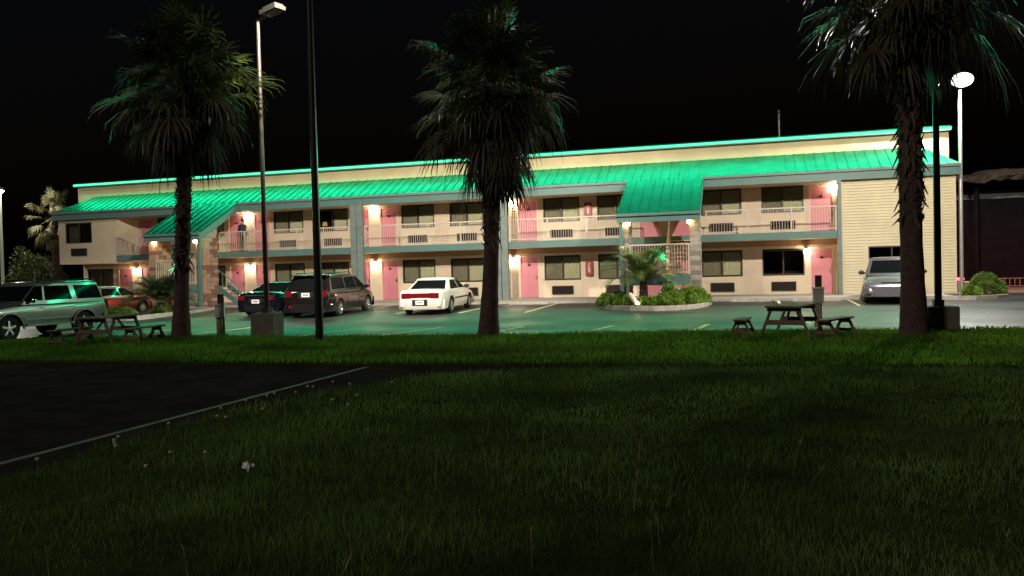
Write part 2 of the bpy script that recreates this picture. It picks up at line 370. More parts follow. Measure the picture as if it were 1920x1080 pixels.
def window_proto(W, H, curtain=True):
    f = MB(); t = .05
    for a in ((0, W, 0, t), (0, W, H-t, H), (0, t, t, H-t), (W-t, W, t, H-t), (W/2-.03, W/2+.03, t, H-t)): f.box(a[0], a[1], -.03, .10, a[2], a[3])
    win = f.build('window', 'bronze')
    for i in range(2):
        p = MB(); x0 = t if i == 0 else W/2+.03; x1 = W/2-.03 if i == 0 else W-t; y = .02+.03*i
        p.quad((x0, y, t), (x1, y, t), (x1, y, H-t), (x0, y, H-t)); p.build('pane', 'pane_screen' if i == 0 else 'pane_clear', win)
    if curtain:
        c = pleats(.01, W-.01, .01, H-.01, .135); c.build('curtain', 'curtain', win)
    b = MB(); b.box(-.06, W+.06, .26 if curtain else 1.2, .30 if curtain else 1.25, -.06, H+.06)
    for a in ((-.06, 0, -.06, H+.06), (W, W+.06, -.06, H+.06), (0, W, -.06, 0), (0, W, H, H+.06)): b.box(a[0], a[1], .102, .26 if curtain else 1.2, a[2], a[3])
    b.build('window_box', 'dark_room', win)
    return win
def door_proto():
    W, H = .90, 2.03
    d = MB(); d.box(0, W, .02, .06, 0, H)
    for x0, x1, z0, z1 in ((.12, .40, 1.1, 1.85), (.50, .78, 1.1, 1.85), (.12, .40, .2, .95), (.50, .78, .2, .95)):
        d.box(x0, x1, .012, .0199, z0, z1)
    dr = d.build('door', 'pink_door')
    t = MB(); t.box(-.07, 0, -.02, .09, 0, H+.07); t.box(W, W+.07, -.02, .09, 0, H+.07); t.box(0, W, -.02, .09, H, H+.07); t.build('door_frame', 'door_trim', dr)
    h = MB(); h.box(.80, .85, -.004, .0199, .92, 1.10); h.tube([(.825, -.004, 1.0), (.825, -.05, 1.0), (.72, -.055, 1.0)], .012, 8); h.build('handle', 'brass', dr)
    p = MB(); p.box(.38, .52, -.006, .0119, 1.58, 1.67); p.build('number_plate', 'plate_black', dr)
    return dr
def ac_proto():
    W, H = 1.08, .42
    f = MB()
    for a in ((0, W, 0, .03), (0, W, H-.03, H), (0, .03, .03, H-.03), (W-.03, W, .03, H-.03)): f.box(a[0], a[1], -.06, .03, a[2], a[3])
    f.box(.03, W-.03, .0, .03, .03, H-.03)
    a = f.build('air_conditioner', 'ac_brown')
    g = MB()
    for i in range(11): z = .045+i*.033; g.quad((.03, -.045, z), (W-.03, -.045, z), (W-.03, -.015, z+.022), (.03, -.015, z+.022))
    g.build('grille', 'ac_brown', a); return a
def lamp_proto(globe='warm_lamp'):
    b = MB(); b.box(-.06, .06, -.03, .0, -.16, .16); b.tube([(0, -.03, .1), (0, -.12, .14)], .018, 6); b.lathe([(.0, .20), (.06, .19), (.11, .13)], (0, -.13, 0), 12)
    l = b.build('wall_lamp', 'bronze'); g = MB(); g.ellipsoid((0, -.14, .0), (.12, .11, .14), 10, 6); g.build('globe', globe, l, smooth=True); return l

DOORS = [-35.0, -33.4, -27.4, -25.75, -19.7, -18.1, -12.1, -10.5, -4.5, -2.9, 3.2]
WINS = [-36.8, -31.7, -29.1, -24.08, -21.4, -16.45, -13.75, -8.8, -6.1, -1.16, 1.55]
LAMPS = [-34.2, -26.58, -18.92, -11.3]
def motel():
    root = empty('motel_building', (0, 0, 0), label='long two storey cream motel with pink doors, green metal roof and glowing green roofline', cat='motel')
    B = lambda mb, name, mt, smooth=False, parent=root: mb.build(name, mt, parent, smooth)
    WW, WH = 1.83, 1.15; lo, hi = .15, 2.9
    # door wall, both floors
    holes = []
    for c in DOORS:
        holes += [(c-.52, c+.52, .0, 2.25), (c-.52, c+.52, 2.85, 5.0)]
    for c in WINS:
        holes += [(c-WW/2, c+WW/2, 1.0, 2.17), (c-WW/2, c+WW/2, 3.86, 5.03)]
    holes = [h for h in holes if not (h[0] < -34 and h[2] > 2.5 and h[1] < -36)]
    m = MB(); lap(m, -38.05, 3.87, .13, 2.33, 0, holes); B(m, 'wall', ['cream_siding', 'siding_gap'])
    m = MB(); lap(m, -34.0, 3.87, 2.9, 5.06, 0, holes); B(m, 'wall', ['cream_siding', 'siding_gap'])
    m = MB(); m.box(-38.05, 3.87, -.03, -.016, 2.33, 2.6); B(m, 'wall_top_band', 'band_brown')  # brown band along the top of the lower wall
    m = MB(); m.box(-34.0, 3.87, -.03, -.016, 5.0, 5.05)
    # flat panels under the windows
    for c in WINS:
        for za, zb_ in ((.13, .96), (2.9, 3.82)):
            if c > -34 or za < 1: p = MB(); p.box(c-WW/2-.05, c+WW/2+.05, -.03, -.016, za, zb_); B(p, 'wall_panel', 'cream_panel')
    # core volume that closes the building
    k = MB(); k.box(-38.0, 8.25, 1.55, 11, -.1, 5.6); k.box(-36.5, 7.0, .35, 10.5, 5.6, 6.45)
    k.box(-38.05, -38.0, -.0, 1.55, -.1, 5.1); B(k, 'building_core', 'stucco')
    # left upper block
    m = MB(); wl = (-37.55, -35.72, 3.68, 4.85)
    for a in ((-38.05, wl[0], 2.5, 5.06), (wl[1], -34.0, 2.5, 5.06), (wl[0], wl[1], 2.5, wl[2]), (wl[0], wl[1], wl[3], 5.06)): m.box(a[0], a[1], -1.7, -1.55, a[2], a[3])
    m.box(-34.15, -34.0, -1.55, -.02, 2.5, 5.06); m.box(-38.05, -37.9, -1.55, -.02, 2.5, 5.06); m.box(-37.9, -34.15, -1.55, -.02, 2.5, 2.55)
    B(m, 'upper_block', 'stucco')
    # right block with yellow siding
    m = MB(); wr = (4.92, 6.75, 1.0, 2.17)
    lap(m, 3.93, 8.22, .06, 5.06, -1.7, [wr], .124, .028, .018); B(m, 'siding_block', ['yellow_siding', 'siding_gap'])
    m = MB(); m.box(3.87, 3.93, -1.77, .0, .06, 5.06); m.box(8.22, 8.28, -1.76, 1.5, .06, 5.06)
    m.box(wr[0]-.10, wr[1]+.10, -1.735, -1.70, wr[3], wr[3]+.1); m.box(wr[0]-.1, wr[0], -1.735, -1.70, wr[2]-.05, wr[3]); m.box(wr[1], wr[1]+.1, -1.735, -1.70, wr[2]-.05, wr[3])
    B(m, 'corner_trim', 'cream_panel')
    # floor slab of the gallery and its fascia
    m = MB(); m.box(-34.0, 3.87, -1.70, -.03, 2.6, 2.89); B(m, 'gallery_floor', 'soffit')
    f = MB(); f.box(-34.0, 3.87, -1.78, -1.70, 2.58, 2.90); B(f, 'gallery_fascia', 'teal_fascia')
    # roof
    zs, ze, yt = 6.48, 5.47, 0.0; ye = -1.95
    m = MB(); L, Rr = -38.25, 8.43
    m.add([(L, ye, ze), (Rr, ye, ze), (7.3, yt, zs), (-36.9, yt, zs), (Rr, 11.5, ze), (L, 11.5, ze), (7.3, 11.5, zs), (-36.9, 11.5, zs)], [(0, 1, 2, 3), (1, 4, 6, 2), (0, 3, 7, 5)])
    x = -37.8
    while x < 8.2:
        y1 = yt
        if x < -36.9: y1 = ye+(yt-ye)*(x-L)/(-36.9-L)
        if x > 7.3: y1 = ye+(yt-ye)*(Rr-x)/(Rr-7.3)
        z1 = ze+(zs-ze)*(y1-ye)/(yt-ye)
        m.bar((x, ye, ze+.014), (x, y1, z1+.014), .035, .03); x += .42
    B(m, 'metal_roof', 'green_metal_roof')
    m = MB()
    for a, b in ((L, -29.15), (-25.85, -5.25), (-1.85, Rr)): m.box(a, b, ye, ye+.1, 5.02, 5.45)
    m.box(L, L+.1, ye+.1, 11, 5.02, 5.45); m.box(Rr-.1, Rr, ye+.1, 11, 5.02, 5.45)
    B(m, 'roof_fascia', 'teal_fascia')
    m = MB()
    for a, b in ((L, -29.15), (-25.85, -5.25), (-1.85, Rr)): m.box(a, b, ye-.09, ye, 5.36, 5.47)
    B(m, 'gutter', 'grey_teal')
    m = MB(); m.box(L+.1, Rr-.1, ye+.1, 1.5, 5.06, 5.10); B(m, 'soffit', 'soffit')
    m = MB(); m.box(-38.25, 8.42, .0, .32, 5.6, 7.08); B(m, 'parapet', 'parapet')
    m = MB(); m.box(-38.3, 8.47, -.30, .36, 7.08, 7.125); B(m, 'parapet_cap', 'grey_teal')
    for i in range(8):
        a, b = -38.28+i*5.845, -38.28+(i+1)*5.845; t = MB(); t.tube([(a+.01, -.285, 7.185), (b-.01, -.285, 7.185)], .055, 6); nt_ = t.build('neon_tube', 'neon_green', root)
        q = bpy.data.lights.new('neon_light', 'AREA'); q.shape = 'RECTANGLE'; q.size = b-a; q.size_y = .11; q.energy = 195; q.color = NEON; o = bpy.data.objects.new('neon_light', q); COL.objects.link(o); o.parent = nt_; o.location = ((a+b)/2, -.36, 7.16); o.rotation_euler = (R(-52), 0, 0)
    m = MB(); m.box(-38.28, 8.45, -.20, -.17, 7.128, 7.30); B(m, 'neon_glow_strip', 'neon_glow_strip')  # added green strip imitating the glow above the tube
    m = MB(); m.tube([(1.57, 3, 6.4), (1.57, 3, 8.9)], .05, 8); m.tube([(1.57, 3, 8.9), (1.57, 2.8, 9.0)], .06, 8); B(m, 'vent_pipe', 'dark_steel')
    # windows, doors, air conditioners, lamps
    wp = window_proto(WW, WH); dw = window_proto(WW, WH, False); lw = window_proto(WW, WH)
    for ch in list(lw.children):
        if ch.name.startswith('curtain'): bpy.data.objects.remove(ch)
    pleats(WW*.52, WW-.01, .01, WH-.01, .135).build('curtain', 'curtain', lw); q = MB(); q.lathe([(.05, .30), (.14, .30), (.10, .52), (.0, .52)], (.35, .19, 0), 10); q.build('table_lamp', emit('lamp_shade', (1, .5, .16), .8).name, lw)
    dp = door_proto(); ap = ac_proto(); lp = lamp_proto(); al = lamp_proto('amber_lamp')
    for c in WINS:
        for z in (1.01, 3.87):
            if c < -36 and z > 2: dup(wp, root, (-37.55, -1.68, 3.69)); dup(ap, root, (-37.18, -1.70, 2.97)); continue
            dup(dw if (c > 1 and z < 2) else (lw if (abs(c+21.4) < .1 and z > 2) else wp), root, (c-WW/2, 0, z)); dup(ap, root, (c-.54, -.032, .28 if z < 2 else 3.06))
    dup(dw, root, (wr[0], -1.69, 1.01))
    for c in DOORS:
        for z in (.14, 2.91): dup(dp, root, (c-.45, -.01, z))
    for c in LAMPS:
        for z in (2.03, 4.86): dup(lp, root, (c, -.02, z))
    dup(lp, root, (3.77, -.02, 4.88)); dup(lp, root, (2.55, -.02, 2.04))
    for o in (wp, dw, lw, dp, ap, lp, al):
        for ch in list(o.children): bpy.data.objects.remove(ch)
        bpy.data.objects.remove(o)
    # columns
    for c in (-19.0, -11.36):
        for d in (-.18, .18):
            m = MB(); m.box(c+d-.16, c+d+.16, -1.95, -1.79, .13, 5.02); B(m, 'column', 'grey_teal')
    m = MB(); m.box(3.70, 3.86, -1.95, -1.79, .13, 5.02); B(m, 'column', 'grey_teal')
    # gallery railings, one per bay
    for a, b in ((-33.98, -29.2), (-27.25, -19.36), (-18.64, -11.7), (-11.0, -5.3), (-1.8, 3.68)):
        r = MB(); y = -1.74
        r.box(a, b, y-.03, y+.03, 3.92, 3.98); r.box(a, b, y-.02, y+.02, 2.98, 3.02)
        n = int((b-a)/.115)
        for i in range(1, n): x = a+(b-a)*i/n; r.box(x-.009, x+.009, y-.009, y+.009, 3.02, 3.92)
        k = max(2, round((b-a)/1.75))
        for i in range(k+1): x = a+.03+(b-a-.06)*i/k; r.box(x-.028, x+.028, y-.045, y-.031, 2.9, 3.96)
        B(r, 'railing', 'white_rail')
    # stair canopies
    for s0, s1, stone in ((-29.15, -25.85, 'block_stone'), (-5.25, -1.85, 'grey_stone')):
        y0 = -5.2; z0 = ze-(ye-y0)*(zs-ze)/(yt-ye); m = MB()
        m.add([(s0, y0, z0), (s1, y0, z0), (s1, ye, ze), (s0, ye, ze), (s0, y0, z0-.05), (s1, y0, z0-.05), (s1, ye, ze-.05), (s0, ye, ze-.05)], [(0, 1, 2, 3), (4, 7, 6, 5), (0, 3, 7, 4), (1, 5, 6, 2)])
        n = 8
        for i in range(n+1):
            x = s0+.03+(s1-s0-.06)*i/n; m.bar((x, y0, z0+.014), (x, ye, ze+.014), .035, .03)
        cnp = B(m, 'stair_canopy', 'green_metal_roof')
        f = MB(); f.box(s0, s1, y0, y0+.08, z0-.38, z0-.052)
        for x in (s0, s1-.08): f.add([(x, y0+.08, z0-.38), (x+.08, y0+.08, z0-.38), (x+.08, y0+.08, z0-.02), (x, y0+.08, z0-.02), (x, ye, ze-.42), (x+.08, ye, ze-.42), (x+.08, ye, ze-.06), (x, ye, ze-.06)], [(0, 1, 2, 3), (4, 7, 6, 5), (0, 4, 5, 1), (3, 2, 6, 7), (0, 3, 7, 4), (1, 5, 6, 2)])
        f.build('canopy_fascia', 'teal_fascia', cnp)
        g = MB(); g.box(s0-.04, s1+.04, y0-.1, y0-.001, z0-.13, z0-.01); g.build('gutter', 'teal_fascia', cnp)
        sf = MB(); sf.quad((s0+.08, y0+.08, z0-.33), (s1-.08, y0+.08, z0-.33), (s1-.08, ye, ze-.37), (s0+.08, ye, ze-.37)); sf.build('soffit', 'soffit', cnp)
        for x in (s0+.42, s1-.45):
            lm = MB(); zz = z0-.35; lm.lathe([(.0, .05), (.09, .05), (.09, -.03)], (x, -4.95, zz), 12); q = lm.build('canopy_lamp', 'bronze', cnp)
            lg = MB(); lg.ellipsoid((x, -4.95, zz-.08), (.10, .10, .09), 10, 6); lg.build('globe', 'amber_lamp', q, True)
        for x in ((s1-.16,) if s0 < -20 else (s0+.16,)):
            p = MB(); p.box(x-.07, x+.07, -5.10, -4.96, gz(-5), z0-.38); B(p, 'post', 'teal_fascia')
        # stone side walls
        for x0, x1 in ((s0+.05, s0+.42), (s1-.42, s1-.05)):
            p = MB(); z = gz(-5)-.05; row = 0
            while z < 4.55:
                h = .2; y = -4.94-(.28 if row % 2 else 0)
                while y < -3.75:
                    ya, yb = max(y, -4.94), min(y+.56, -3.75)
                    if yb-ya > .06:
                        jx = random.uniform(0, .025); zt = min(z+h-.02, 3.45+(ya+5.2)*.5)
                        if zt > z+.02: p.box(x0-jx, x1+jx, ya+.012, yb-.012, z, zt, 1 if random.random() < .45 else 0)
                    y += .56
                z += h; row += 1
            q = B(p, 'stone_pillar', [stone, stone+'_dark'])
            p = MB(); p.add([(x, y, z) for x in (x0+.02, x1-.02) for y, z in ((-4.92, -.1), (-3.77, -.1), (-3.77, 4.05), (-4.92, 3.5))], [(0, 1, 2, 3), (7, 6, 5, 4), (0, 4, 5, 1), (1, 5, 6, 2), (2, 6, 7, 3), (3, 7, 4, 0)]); p.build('mortar_core', 'mortar', q)
        # landing, flights, rail
        l = MB(); l.box(s0+.45, s1-.45, -4.9, -3.6, 1.0, 1.18); B(l, 'stair_landing', 'soffit')
        l = MB(); l.box(s0+.45, s1-.45, -4.96, -4.90, .76, 1.2); B(l, 'landing_fascia', 'teal_fascia')
        r = MB(); a, b, y = s0+.46, s1-.46, -4.93; r.box(a, b, y-.03, y+.03, 2.42, 2.48); r.box(a, b, y-.02, y+.02, 1.26, 1.30)
        n = int((b-a)/.115)
        for i in range(n+1): x = a+.012+(b-a-.024)*i/n; r.box(x-.012, x+.012, y-.012, y+.012, 1.3, 2.42)
        for x in (a+.03, b-.03): r.box(x-.03, x+.03, y-.031, y-.02, 1.2, 2.45)
        B(r, 'landing_railing', 'white_rail')
        c = (s0+.46 if s0 < -20 else (s0+s1)/2+.12); st = MB()
        for x in (c, c+1.15): st.add([(x+dx, y, z) for dx in (0, .1) for y, z in ((-3.65, .95), (-3.65, 1.28), (-1.8, 2.98), (-1.8, 2.62))], [(0, 1, 2, 3), (7, 6, 5, 4), (0, 4, 5, 1), (1, 5, 6, 2), (2, 6, 7, 3), (3, 7, 4, 0)])
        for i in range(9): z = 1.22+i*.185; y = -3.6+i*.2; st.box(c+.1, c+1.15, y, y+.26, z-.05, z)
        B(st, 'stair_flight', 'peach_paint')
        hr = MB(); hr.tube([(c+.05, -3.6, 2.15), (c+.05, -1.8, 3.85)], .03, 6)
        for i in range(4): t = i/3; hr.tube([(c+.05, -3.6+1.8*t, 1.2+1.7*t), (c+.05, -3.6+1.8*t, 2.15+1.7*t)], .02, 6)
        B(hr, 'handrail', 'white_rail')
        if s0 > -20: continue
        # lower flight running sideways behind the pillar
        st = MB(); x0, x1 = s1-.5, s1+1.0
        for yy in (-3.55, -2.45): st.add([(x, yy+dy, z) for dy in (0, .08) for x, z in ((x0, 1.0), (x1, -.0), (x1, .3), (x0, 1.3))], [(0, 1, 2, 3), (7, 6, 5, 4), (0, 4, 5, 1), (1, 5, 6, 2), (2, 6, 7, 3), (3, 7, 4, 0)])
        for i in range(6): t = (i+.5)/6; st.box(x0+(x1-x0)*t-.13, x0+(x1-x0)*t+.13, -3.47, -2.45, 1.2-1.15*t-.05, 1.2-1.15*t)
        B(st, 'stair_flight', 'teal_fascia')
        hr = MB(); hr.tube([(x0, -3.5, 2.1), (x1, -3.5, 1.05)], .03, 6)
        for i in range(4): t = i/3; hr.tube([(x0+(x1-x0)*t, -3.5, 1.2-t), (x0+(x1-x0)*t, -3.5, 2.1-1.05*t)], .02, 6)
        B(hr, 'handrail', 'grey_teal')
    return root
motel()

def cabinets():
    for i, (z, lb) in enumerate(((4.03, 'red fire extinguisher cabinet on the upper gallery wall between two windows'), (1.18, 'red fire extinguisher cabinet on the ground floor wall between two windows'))):
        r = empty('extinguisher_cabinet', (-7.62, -.03, z), label=lb, cat='extinguisher cabinet', group='red cabinets on the motel wall')
        m = MB(); m.box(0, .36, -.14, 0, 0, .70); m.build('cabinet_box', 'red_cabinet', r)
        m = MB(); m.box(.03, .33, -.152, -.141, .04, .66); d = m.build('cabinet_door', 'red_cabinet', r)
        m = MB(); m.lathe([(0, .12), (.05, .12), (.055, .3), (.03, .42), (.0, .42)], (.2, -.155, .03), 8); m.bar((.2, -.157, .47), (.12, -.157, .53), .02, .02); m.tube([(.2, -.157, .47), (.13, -.157, .40), (.11, -.157, .25)], .012, 5); m.box(.15, .24, -.157, -.153, .54, .60)
        m.build('extinguisher_symbol', 'white_print', d)
cabinets()

def glow_palm(x, y, z, lb):
    r = empty('light_up_palm', (x, y, z), label=lb, cat='palm light', group='green palm lights on the stair landings')
    m = MB(); m.tube([(0, 0, 0), (.02, 0, .4), (.06, 0, .75)], [.06, .045, .04], 8); m.lathe([(0, 0), (.18, 0), (.16, .04), (0, .04)], (0, 0, 0), 12); m.build('trunk', 'trunk_lit', r)
    m = MB()
    for i in range(26):
        a = i*2.4; el = random.uniform(-.5, 1.2); d = Vector((math.cos(a)*math.cos(el), math.sin(a)*math.cos(el), math.sin(el))); c = Vector((.06, 0, .78)); L = random.uniform(.32, .52)
        p = [c, c+d*L*.5+Vector((0, 0, .06)), c+d*L+Vector((0, 0, -.08))]; m.tube(p, [.020, .030, .008], 5)
    m.build('frond', 'led_green', r)
glow_palm(-3.72, -4.25, 1.18, 'glowing green palm shaped light behind the white rail of the right stair canopy')
glow_palm(-28.0, -4.25, 1.18, 'glowing green palm shaped light behind the white rail of the left stair canopy')

# ================================================================== vehicles (local +X forward, +Y left)
def smooth_interp(pts, x):
    xs = [p[0] for p in pts]; ys = [p[1] for p in pts]; return float(np.interp(x, xs, ys))
def make_car(name, label, cat, loc, rz, P, pitch=0.0, zs=1.0, group='cars parked at the motel'):
    root = empty(name, loc, rz, label, cat, group); root.rotation_euler = (0, pitch, rz); root.scale = (1, 1, zs)
    L, W = P['L'], P['W']; h = L/2; wr = P['r']; wx = P['wx']; zb = P['sill']; paint = P['paint']
    deck = P['deck']; HW = W/2
    def halfw(x):
        e = min(x+h, h-x); t = min(max(e/.75, 0), 1); return HW*(.80+.20*math.sqrt(1-(1-t)**2))
    xs = set(np.linspace(-h, h, 41)); 
    for x0 in wx:
        for k in np.linspace(-1, 1, 17): xs.add(x0+(wr+.075)*k)
        xs.add(x0+(wr+.076)); xs.add(x0-(wr+.076))
    for x, _ in deck: xs.add(x)
    for e in (.02, .06, .12, .2, .3): xs.add(-h+e); xs.add(h-e)
    xs = sorted(x for x in xs if -h <= x <= h)
    def bot(x):
        z = zb+.10*max(0, 1-min(x+h, h-x)/.35)
        for x0 in wx:
            d = abs(x-x0)
            if d < wr+.075: z = max(z, wr+math.sqrt((wr+.075)**2-d*d)*.98)
        return z
    def section(x):
        w_ = halfw(x); zt = smooth_interp(deck, x); b = bot(x); b = min(b, zt-.08); cr = .05
        zm = zb+(zt-zb)*.55
        def side(z):
            t = (z-zb)/(zt-zb); return w_*(1-.05*max(0, .35-t)/.35-.06*max(0, (t-.62)/.38)**1.5)
        zz = [b+(zt-.07-b)*k for k in (0, .12, .3, .5, .68, .84, .94, 1)]
        pts = [(0, b), (w_*.8, b)]+[(side(z), z) for z in zz]+[(side(zt)*.975, zt-.025), (side(zt)*.92, zt), (w_*.55, zt+cr*.7), (0, zt+cr)]
        return pts
    m = MB(); vs = []; secs = [section(x) for x in xs]; n = len(secs[0]); full = 2*n-2
    for x, s_ in zip(xs, secs):
        vs += [(x, y, z) for y, z in s_]+[(x, -y, z) for y, z in s_[-2:0:-1]]
    fs = []; mi = []
    for i in range(len(xs)-1):
        for k in range(full):
            k2 = (k+1) % full; fs.append((i*full+k, i*full+k2, (i+1)*full+k2, (i+1)*full+k)); mi.append(1 if k in (0, full-1) or k == 1 or k == full-2 else 0)
    o = len(fs); fs.append(tuple(range(full))); fs.append(tuple(range((len(xs)-1)*full, len(xs)*full))); mi += [0, 0]
    m.v = vs; m.f = fs; m.mi = mi
    # cabin
    belt, roof = P['belt'], P['roof']; lf0, lf1, lr1, lr0 = P['cab']; wb, wt = HW*P.get('wb', .93), HW*P.get('wt', .74); zc0 = belt-.06
    def lev(k):
        kk = min(k, 1); z = zc0+(roof-.05-zc0)*kk; return lf0+(lf1-lf0)*kk, lr0+(lr1-lr0)*kk, wb+(wt-wb)*kk, z
    def ring(k, ins=0, dz=0, off=0):
        a, b, w_, z = lev(k); w_ += off-ins; bow = .13; pts = []
        for t in np.linspace(-1, 1, 9): pts.append((a+off-ins-bow*abs(t)**2.4, t*w_*.985 if abs(t) == 1 else t*w_*.97, z+dz))
        for t in np.linspace(0, 1, 8)[1:-1]: pts.append((a-bow+(b+bow-a+bow)*t, w_, z+dz))
        for t in np.linspace(1, -1, 9): pts.append((b-off+ins+bow*abs(t)**2.4, t*w_*.985 if abs(t) == 1 else t*w_*.97, z+dz))
        for t in np.linspace(1, 0, 8)[1:-1]: pts.append((a-bow+(b+bow-a+bow)*t, -w_, z+dz))
        return pts
    rings = [ring(k) for k in np.linspace(0, 1, 7)]+[ring(1, .035, .03), ring(1, .12, .052), ring(1, .35, .068)]
    nn = len(rings[0]); vs = [p for r_ in rings for p in r_]; fs = []
    for i in range(len(rings)-1):
        for k in range(nn): fs.append((i*nn+k, i*nn+(k+1) % nn, (i+1)*nn+(k+1) % nn, (i+1)*nn+k))
    fs.append(tuple(range((len(rings)-1)*nn, len(rings)*nn))); m.add(vs, fs, 0)
    body = m.build('body', [paint, 'underbody'], root, True)
    # glass
    def glass(nm, fn, nu=8, nv=5):
        g = MB(); vs = [fn(u, v) for v in np.linspace(0, 1, nv) for u in np.linspace(0, 1, nu)]
        g.add(vs, [(j*nu+i, j*nu+i+1, (j+1)*nu+i+1, (j+1)*nu+i) for j in range(nv-1) for i in range(nu-1)]); return g.build(nm, 'auto_glass', root, True)
    k0, k1 = P.get('gk', (.14, .90))
    def shield(front):
        def fn(u, v):
            k = k0+(k1-k0)*v; a, b, w_, z = lev(k); t = -.88+1.76*u
            x = (a+.008-.13*abs(t)**2.4) if front else (b-.008+.13*abs(t)**2.4); return (x, t*w_*.97, z+.004)
        return fn
    glass('windshield', shield(True), 10); glass('rear_window', shield(False), 10)
    for sgn in (1, -1):
        for q in P['side']:
            def fn(u, v, q=q):
                k = k0+.02+(k1-.02-k0)*v; a, b, w_, z = lev(k); x = (q[0]+(q[2]-q[0])*v)*(1-u)+(q[1]+(q[3]-q[1])*v)*u; return (x, sgn*(w_+.007), z)
            glass('side_window', fn, 5, 4)
    # door panels with seams and handles
    for sgn in (1, -1):
        for i, (x0, x1) in enumerate(P['doors']):
            g = MB(); vs = []; nu, nv = 6, 6
            zlo, zhi = zb+.10, P['belt']-.11
            for v in range(nv):
                for u in range(nu):
                    x = x0+(x1-x0)*u/(nu-1); z = zlo+(zhi-zlo)*v/(nv-1); zt = smooth_interp(deck, x); t = (z-zb)/(zt-zb)
                    lim = bot(x)+.01
                    z = max(z, min(lim, zhi)); t = (z-zb)/(zt-zb)
                    s_ = halfw(x)*(1-.05*max(0, .35-t)/.35-.06*max(0, (t-.62)/.38)**1.5); vs.append((x, sgn*(s_+.009), z))
            g.add(vs, [(j*nu+k, j*nu+k+1, (j+1)*nu+k+1, (j+1)*nu+k) for j in range(nv-1) for k in range(nu-1)])
            d = g.build('door', paint, root, True)
            xh = x0+.14; z = zhi-.07; hh = MB(); hh.box(xh, xh+.17, sgn*(halfw(xh)*.955+.0), sgn*(halfw(xh)*.955+.045), z-.018, z+.018); hh.build('door_handle', P.get('handle', paint), d)
        if P.get('trim'):
            tz = P['trim']; g = MB(); x0, x1 = wx[1]+wr+.1, wx[0]-wr-.1
            xx = np.linspace(x0, x1, 8)
            for a, b in zip(xx[:-1], xx[1:]): g.box(a, b, sgn*(halfw((a+b)/2)*.985), sgn*(halfw((a+b)/2)+.022), tz-.03, tz+.03)
            g.build('side_moulding', P.get('trimmat', 'black_trim'), root)
        mx = P['cab'][0]-.42; g = MB(); g.ellipsoid((mx, sgn*(HW+.07), belt+.06), (.06, .12, .085), 10, 6); g.box(mx-.03, mx+.03, sgn*(HW-.10), sgn*(HW), belt-.0, belt+.05); g.build('side_mirror', P.get('mirror', paint), root, True)
        for x0 in wx:
            wmb = MB(); yo = sgn*(HW-.012); yi = sgn*(HW-.22)
            prof = [(wr*.62, 0), (wr*.64, .0), (wr*.93, .0), (wr, .035), (wr, .17), (wr*.9, .2), (wr*.5, .2)]
            wmb.lathe([(a, -sgn*b) for a, b in prof], (x0, yo, wr), 24, 'y'); wh = wmb.build('wheel', 'tyre', root, True)
            rm = MB(); rm.lathe([(wr*.66, sgn*.004), (wr*.60, -sgn*.012), (wr*.56, -sgn*.05)], (x0, yo, wr), 24, 'y', 0)
            rm.lathe([(wr*.57, -sgn*.06), (0, -sgn*.06)], (x0, yo, wr), 24, 'y', 1)
            rm.lathe([(.0, sgn*.012), (wr*.15, sgn*.008), (wr*.18, -sgn*.05)], (x0, yo, wr), 12, 'y', 0)
            for k in range(P.get('spokes', 6)):
                a = 2*math.pi*k/P.get('spokes', 6)+.3; c, s_ = math.cos(a), math.sin(a)
                rm.bar((x0+c*wr*.12, yo-sgn*.012, wr+s_*wr*.12), (x0+c*wr*.6, yo-sgn*.018, wr+s_*wr*.6), .03, wr*.17, 0, (-s_, 0, c) if True else None)
            rm.build('rim', ['rim', 'black_trim'], wh, False)
    # lamps, plates, bumpers
    fx = h; g = P['lights']
    for sgn in (1, -1):
        a = g['tail']; y0, y1, z0, z1, x = a; q = MB(); q.box(x-.02, x+.18, sgn*y0, sgn*y1, z0, z1); 
        tl = q.build('taillight', 'tail_red', root)
        if g.get('glow'): b = MB(); b.ellipsoid((x-.021, sgn*(y0+y1)/2, (z0+z1)/2+.02), (.012, .05, .04), 8, 5); b.build('tail_glint', 'red_glint', tl)
        if g.get('reverse'): b = MB(); b.box(x-.03, x-.0205, sgn*(y0+.03), sgn*(y0+.13), z0+.03, z0+.12); b.build('reversing_lamp', 'head_clear', tl)
        a = g['head']; y0, y1, z0, z1, x = a; q = MB(); q.prism([(x-.2, z0), (x+.0, z0), (x-.06, z1), (x-.3, z1)], sgn*y0, sgn*y1); hl = q.build('headlight', 'head_clear', root)
        if g.get('amber'): b = MB(); b.box(x-.32, x-.02, sgn*(y1+.001), sgn*(y1+.03), z0+.01, z1-.02); b.build('turn_signal', 'amber_lens', hl)
        if g.get('reflector'): q = MB(); x, y0, y1, z0, z1 = g['reflector']; q.box(x-.015, x+.1, sgn*y0, sgn*y1, z0, z1); q.build('rear_reflector', 'red_glint', root)
    if g.get('tailbar'): q = MB(); y, z0, z1, x, mt = g['tailbar']; q.box(x-.015, x+.1, -y, y, z0, z1); q.build('tail_trim', mt, root)
    z0, x = g['plate']; q = MB(); q.box(x-.012, x+.05, -.30, .30, z0-.05, z0+.20); q.build('plate_recess', 'black_trim', root)
    q = MB(); q.box(x-.025, x+.02, -.165, .165, z0, z0+.165); pl = q.build('license_plate', 'number_plate', root)
    q = MB()
    for k in range(6): yy = -.11+k*.037; q.box(x-.028, x-.0255, yy, yy+.024, z0+.05, z0+.115)
    q.build('plate_characters', 'plate_text', pl)
    z0, z1, y, x = g['grille']; q = MB(); q.box(x-.1, x+.012, -y, y, z0, z1); gr = q.build('grille', 'grille', root)
